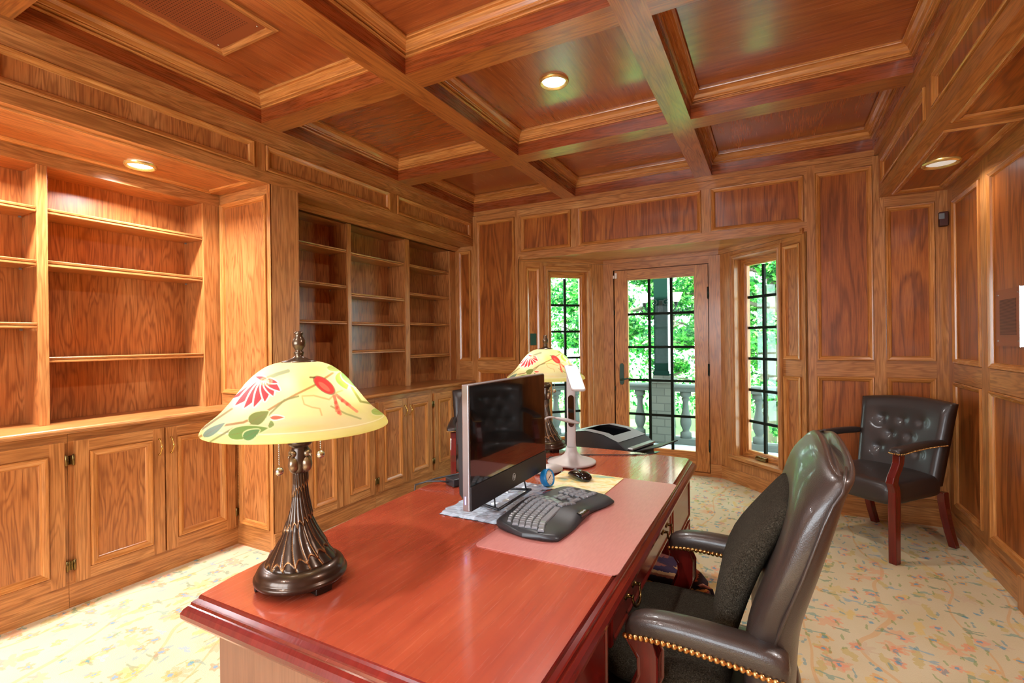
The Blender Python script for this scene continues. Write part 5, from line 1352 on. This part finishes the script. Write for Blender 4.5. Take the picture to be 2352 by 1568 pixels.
# ================================================================== WOVEN BAG
bg_ = thing('woven_bag', 'striped woven bag standing under the desk by the far chair arm', 'bag', (-.405, 1.865, 0))
m = MB(); rs = []
for z, k, dx in ((0.0, .9, 0), (.02, 1.0, 0), (.25, 1.05, .0), (.45, 1.0, .0), (.515, .94, .0), (.525, .8, 0)):
    r = []
    for q in range(40):
        a = 2*math.pi*q/40; c_, s_ = math.cos(a), math.sin(a); x = .172*k*math.copysign(abs(c_)**.5, c_); y = .062*k*math.copysign(abs(s_)**.6, s_)
        r.append((-.372+x+dx, 1.865+y+.005*math.sin(x*40+z*20), z*(1-.75*max(0, x-.03)) if z > .3 else z))
    rs.append(r)
m.loft(rs); m.build('body', 'woven_stripes', bg_, subsurf=1)
m = MB(); m.tube([(-.252, 1.80, .465), (-.222, 1.795, .485), (-.195, 1.795, .475), (-.182, 1.80, .43), (-.189, 1.80, .36)], .006, 8); m.build('handle', 'woven_stripes', bg_)
# ================================================================== OUTSIDE
m = MB(K); m.box(-6.5, 5, 6.45, 8.75, -.35, -.03, g='x'); tag(m.build('patio', 'patio'), kind='structure')
m = MB(); m.box(-30, 30, 7.3, 45, -1.6, -1.5, g='x'); tag(m.build('lawn', 'grass'), kind='structure')
# balustrade
bs = thing('balustrade', 'pale stone balustrade with turned balusters along the terrace outside the bay', 'balustrade', (-1.2*K, 8.1*K, 0))
def rail(p, q, z0, z1, w_, name):
    m = MB(K); p, q = Vector((*p, 0)), Vector((*q, 0)); u = (q-p).normalized(); n = Vector((-u.y, u.x, 0)); L = (q-p).length
    m.obox(p, u, n, Z_, 0, L, -w_/2, w_/2, z0, z1)
    if z0 > .5: m.obox(p, u, n, Z_, 0, L, -w_/2-.03, w_/2+.03, z1-.045, z1-.01)
    m.build(name, 'stone', bs, bevel=.006)
runs = [((-2.55, 8.12), (-1.74, 8.12)), ((-1.40, 8.12), (3.4, 8.12)), ((-5.2, 6.0), (-2.55, 8.12))]
for p, q in runs: rail(p, q, .80, .91, .20, 'handrail'); rail(p, q, -.03, .07, .18, 'plinth_rail')
BP = [(.085, .0), (.085, .085), (.070, .095), (.055, .105), (.050, .125), (.060, .15), (.083, .21), (.088, .26), (.075, .34), (.052, .44), (.042, .54), (.045, .58), (.062, .60), (.062, .62), (.048, .635), (.075, .655), (.085, .665), (.085, .735)]
m = MB(K); m.lathe(BP, 20); bproto = m.build('baluster', 'stone', bs, world=False)
spots = []
for p, q in runs:
    L = math.dist(p, q); n = max(2, round(L/.335))
    for i in range(n): t = (i+.5)/n; spots.append((p[0]+(q[0]-p[0])*t, p[1]+(q[1]-p[1])*t))
for i, (x, y) in enumerate(spots):
    o = bproto if i == 0 else bproto.copy()
    if i: col.objects.link(o); o.parent = bs
    o.location = Vector((x*K, y*K, .068*K))-bs.location
# stone pier and dark post
m = MB(K); m.box(-1.73, -1.41, 7.98, 8.28, -.03, .93); m.box(-1.76, -1.38, 7.95, 8.31, .93, 1.0); m.box(-1.71, -1.43, 8.0, 8.26, 1.0, 1.05); tag(m.build('stone_pier', 'stone_block', bevel=.006), 'square grey stone pier in the terrace balustrade, seen through the glazed door', 'pier')
po = thing('porch_post', 'dark green square porch post standing on the stone pier outside the door', 'post', (-1.57*K, 8.13*K, 1.05*K))
m = MB(K); m.box(-1.685, -1.465, 8.02, 8.24, 1.08, 3.3); m.build('shaft', 'post_green', po)
m = MB(K); m.box(-1.70, -1.45, 8.0, 8.26, 1.05, 1.12); m.build('base', 'post_green', po)
m = MB(K); m.box(-1.464, -1.435, 8.0, 8.24, 1.08, 3.3); m.build('trim_board', 'white_paint', po)
# porch eave
m = MB(K); m.box(-6, 5, 6.45, 6.95, 3.0, 3.15, g='x'); m.box(-6, 5, 8.02, 8.24, 2.95, 3.2, g='x'); tag(m.build('porch_roof', 'post_green'), kind='structure')
# double lantern built on the post for lamps reflected in the door glass
sc_ = thing('reflected_lamp', 'two-armed light with lit frosted bell shades and iron scrolls, put on the post for a lamp reflection in the glass', 'light', (-1.57*K, 7.99*K, 2.15*K))
m = MB(K); m.box(-1.60, -1.54, 7.995, 8.019, 2.02, 2.24); m.build('back_plate', 'black_iron', sc_, bevel=.004)
for s_ in (-1, 1):
    def q(dx, z): return (-1.575+s_*dx, 7.97, z)
    m = MB(K); pts = [q(.0, 2.10)]+[q(.10+.09*math.cos(a), 2.08+.07*math.sin(a)) for a in np.linspace(2.6, 6.0, 12)]+[q(.225, 2.10), q(.245, 2.16)]
    m.tube(pts, .011, 8)
    for cx, cz, r0, sg in ((.09, 2.20, .055, 1), (.20, 2.03, .05, -1), (.30, 2.05, .045, 1)):
        sp = [q(cx+r0*(1-t*.8)*math.cos(sg*t*7+1), cz+r0*(1-t*.8)*math.sin(sg*t*7+1)) for t in np.linspace(0, 1, 20)]; m.tube(sp, .008, 6)
    m.tube([q(.20, 2.02), q(.25, 2.02), q(.30, 2.09)], .009, 6)
    ar = m.build('scroll_arm', 'black_iron', sc_)
    m = MB(K); m.lathe([(.02, -.06), (.03, -.03), (.036, 0), (.034, .012)], 16, q(.245, 2.20)); m.build('socket_cup', 'black_iron', ar)
    m = MB(K); m.lathe([(.036, 0), (.055, .02), (.068, .05), (.078, .10), (.098, .135), (.104, .14)], 28, q(.245, 2.205), caps=False); m.build('glass_shade', 'sconce_glass', ar)
# ---- trees
def leaf_cloud(name, n, seed, rx, rz, size, holes=.35):
    rg = np.random.default_rng(seed); V = []; Fc = []
    nc = 46; cc = rg.normal(size=(nc, 3)); cc /= np.linalg.norm(cc, axis=1)[:, None]; cc *= (rg.random((nc, 1))**.45)*np.array([rx, rx*.8, rz])
    cr = rg.uniform(.35, .8, nc)*rx*.42
    k = rg.integers(0, nc, n); d = rg.normal(size=(n, 3)); d /= np.linalg.norm(d, axis=1)[:, None]
    P = cc[k]+d*(cr[k]*(rg.random(n)**.5))[:, None]*np.array([1.2, 1, .55])
    for p in P:
        a = rg.normal(size=3); a[2] *= .6; a /= np.linalg.norm(a); b = np.cross(a, rg.normal(size=3)); b /= np.linalg.norm(b); s = size*rg.uniform(.6, 1.25)
        i = len(V); V += [tuple(p-a*s), tuple(p+b*s*.42), tuple(p+a*s), tuple(p-b*s*.42)]; Fc.append((i, i+1, i+2, i+3))
    me = bpy.data.meshes.new(name); me.from_pydata(V, [], Fc); me.materials.append(MATS['leaf']); me.update(); return me
def branch_mesh(seed, h, rx):
    rg = random.Random(seed); m = MB()
    m.tube([(0, 0, 0), (.1, 0, h*.3), (.0, .1, h*.6), (.1, 0, h*.95)], [.17, .14, .10, .04], 9)
    for i in range(16):
        z = h*rg.uniform(.25, .92); a = rg.uniform(0, 6.28); L = rx*rg.uniform(.6, 1.0)
        p = Vector((.05, .05, z)); pts = [p]
        for k in range(4): a += rg.uniform(-.4, .4); p = p+Vector((math.cos(a), math.sin(a), rg.uniform(.0, .5)))*L/4; pts.append(p)
        m.tube(pts, [.055, .04, .03, .02, .008], 6)
    return m
LM = [leaf_cloud('crown_a', 21000, 3, 1.08, 2.9, .066), leaf_cloud('crown_b', 21000, 8, 1.08, 2.8, .062)]
BM = []
for k in range(2): BM.append(branch_mesh(5+k, 6.0, 1.2))
bo = [BM[k].build('trunk', 'bark', world=False) for k in range(2)]
TL = [(-5.75, 10.3, 0, 1.0, 'leafy green tree nearest the terrace, outside the left half of the left bay window'), (-2.95, 10.4, 1, 1.0, 'leafy green tree nearest the terrace, seen through the left panes of the glazed door'), (-.10, 10.3, 0, 1.0, 'leafy green tree nearest the terrace, between the glazed door and the right bay window'), (2.75, 10.4, 1, 1.0, 'leafy green tree nearest the terrace, far right of the bay'),
      (-7.2, 13.4, 1, 1.0, 'leafy tree in the second row, beyond the far left of the bay'), (-4.35, 13.3, 0, 1.0, 'leafy tree in the second row, seen in the left bay window'), (-1.5, 13.4, 1, 1.0, 'leafy tree in the second row, right behind the dark porch post'), (1.35, 13.3, 0, 1.0, 'leafy tree in the second row, seen in the right bay window'),
      (-8.7, 16.4, 0, 1.0, 'hazy far tree at the far left'), (-5.8, 16.3, 1, 1.0, 'far tree filling gaps in the left bay window'), (-2.95, 16.4, 0, 1.0, 'far tree filling gaps left of the porch post'), (-.05, 16.3, 1, 1.0, 'far tree filling gaps right of the porch post'), (2.85, 16.4, 0, 1.0, 'far tree filling gaps in the right bay window')]
for i, (x, y, k, s, lb) in enumerate(TL):
    t = thing('tree', lb, 'tree', (x, y, -1.5), 'trees beyond the terrace')
    c = bpy.data.objects.new('foliage', LM[k]); col.objects.link(c); c.parent = t; c.location = (0, 0, 4.3*s); c.scale = (s, s, s*1.1); c.rotation_euler = (0, 0, i*1.9)
    b = bo[k] if i in (0, 1) else bo[k].copy()
    if i > 1: col.objects.link(b)
    b.parent = t; b.scale = (s, s, s); b.rotation_euler = (0, 0, i*2.3)
rg = np.random.default_rng(77); n = 46000; V = np.zeros((n, 4, 3))
cc = np.stack([rg.uniform(-17, 9, 260), rg.uniform(19.5, 22.5, 260), rg.uniform(-1.5, 7.5, 260)], 1)
P = cc[rg.integers(0, 260, n)]+rg.normal(size=(n, 3))*np.array([.75, .5, .42])
a = rg.normal(size=(n, 3)); a /= np.linalg.norm(a, axis=1)[:, None]; b = np.cross(a, rg.normal(size=(n, 3))); b /= np.linalg.norm(b, axis=1)[:, None]; s = rg.uniform(.07, .14, n)[:, None]
V[:, 0] = P-a*s; V[:, 1] = P+b*s*.45; V[:, 2] = P+a*s; V[:, 3] = P-b*s*.45
me = bpy.data.meshes.new('woodland'); me.from_pydata(V.reshape(-1, 3).tolist(), [], np.arange(4*n).reshape(-1, 4).tolist()); me.materials.append(MATS['leaf']); me.update()
o = bpy.data.objects.new('woodland', me); col.objects.link(o); tag(o, 'dense green woodland far behind the terrace', 'woodland', kind='stuff')
SM = leaf_cloud('bush_leaves', 4500, 21, .60, .62, .045)
for i, (x, y, lb) in enumerate(((-5.3, 8.15, 'low green shrub beyond the balustrade at the far left'), (-3.5, 8.15, 'green shrub behind the balusters in the left bay window'), (-1.75, 8.15, 'green shrub behind the balustrade, by the stone pier'), (.0, 8.15, 'green shrub low in the right bay window'), (1.8, 8.15, 'green shrub beyond the balustrade at the far right'))):
    o = bpy.data.objects.new('shrub', SM); col.objects.link(o); o.location = (x, y, -.75); o.rotation_euler = (0, 0, i*1.3); o.scale = (1, 1, 1.3)
    tag(o, lb, 'shrub', 'shrubs behind the balustrade')
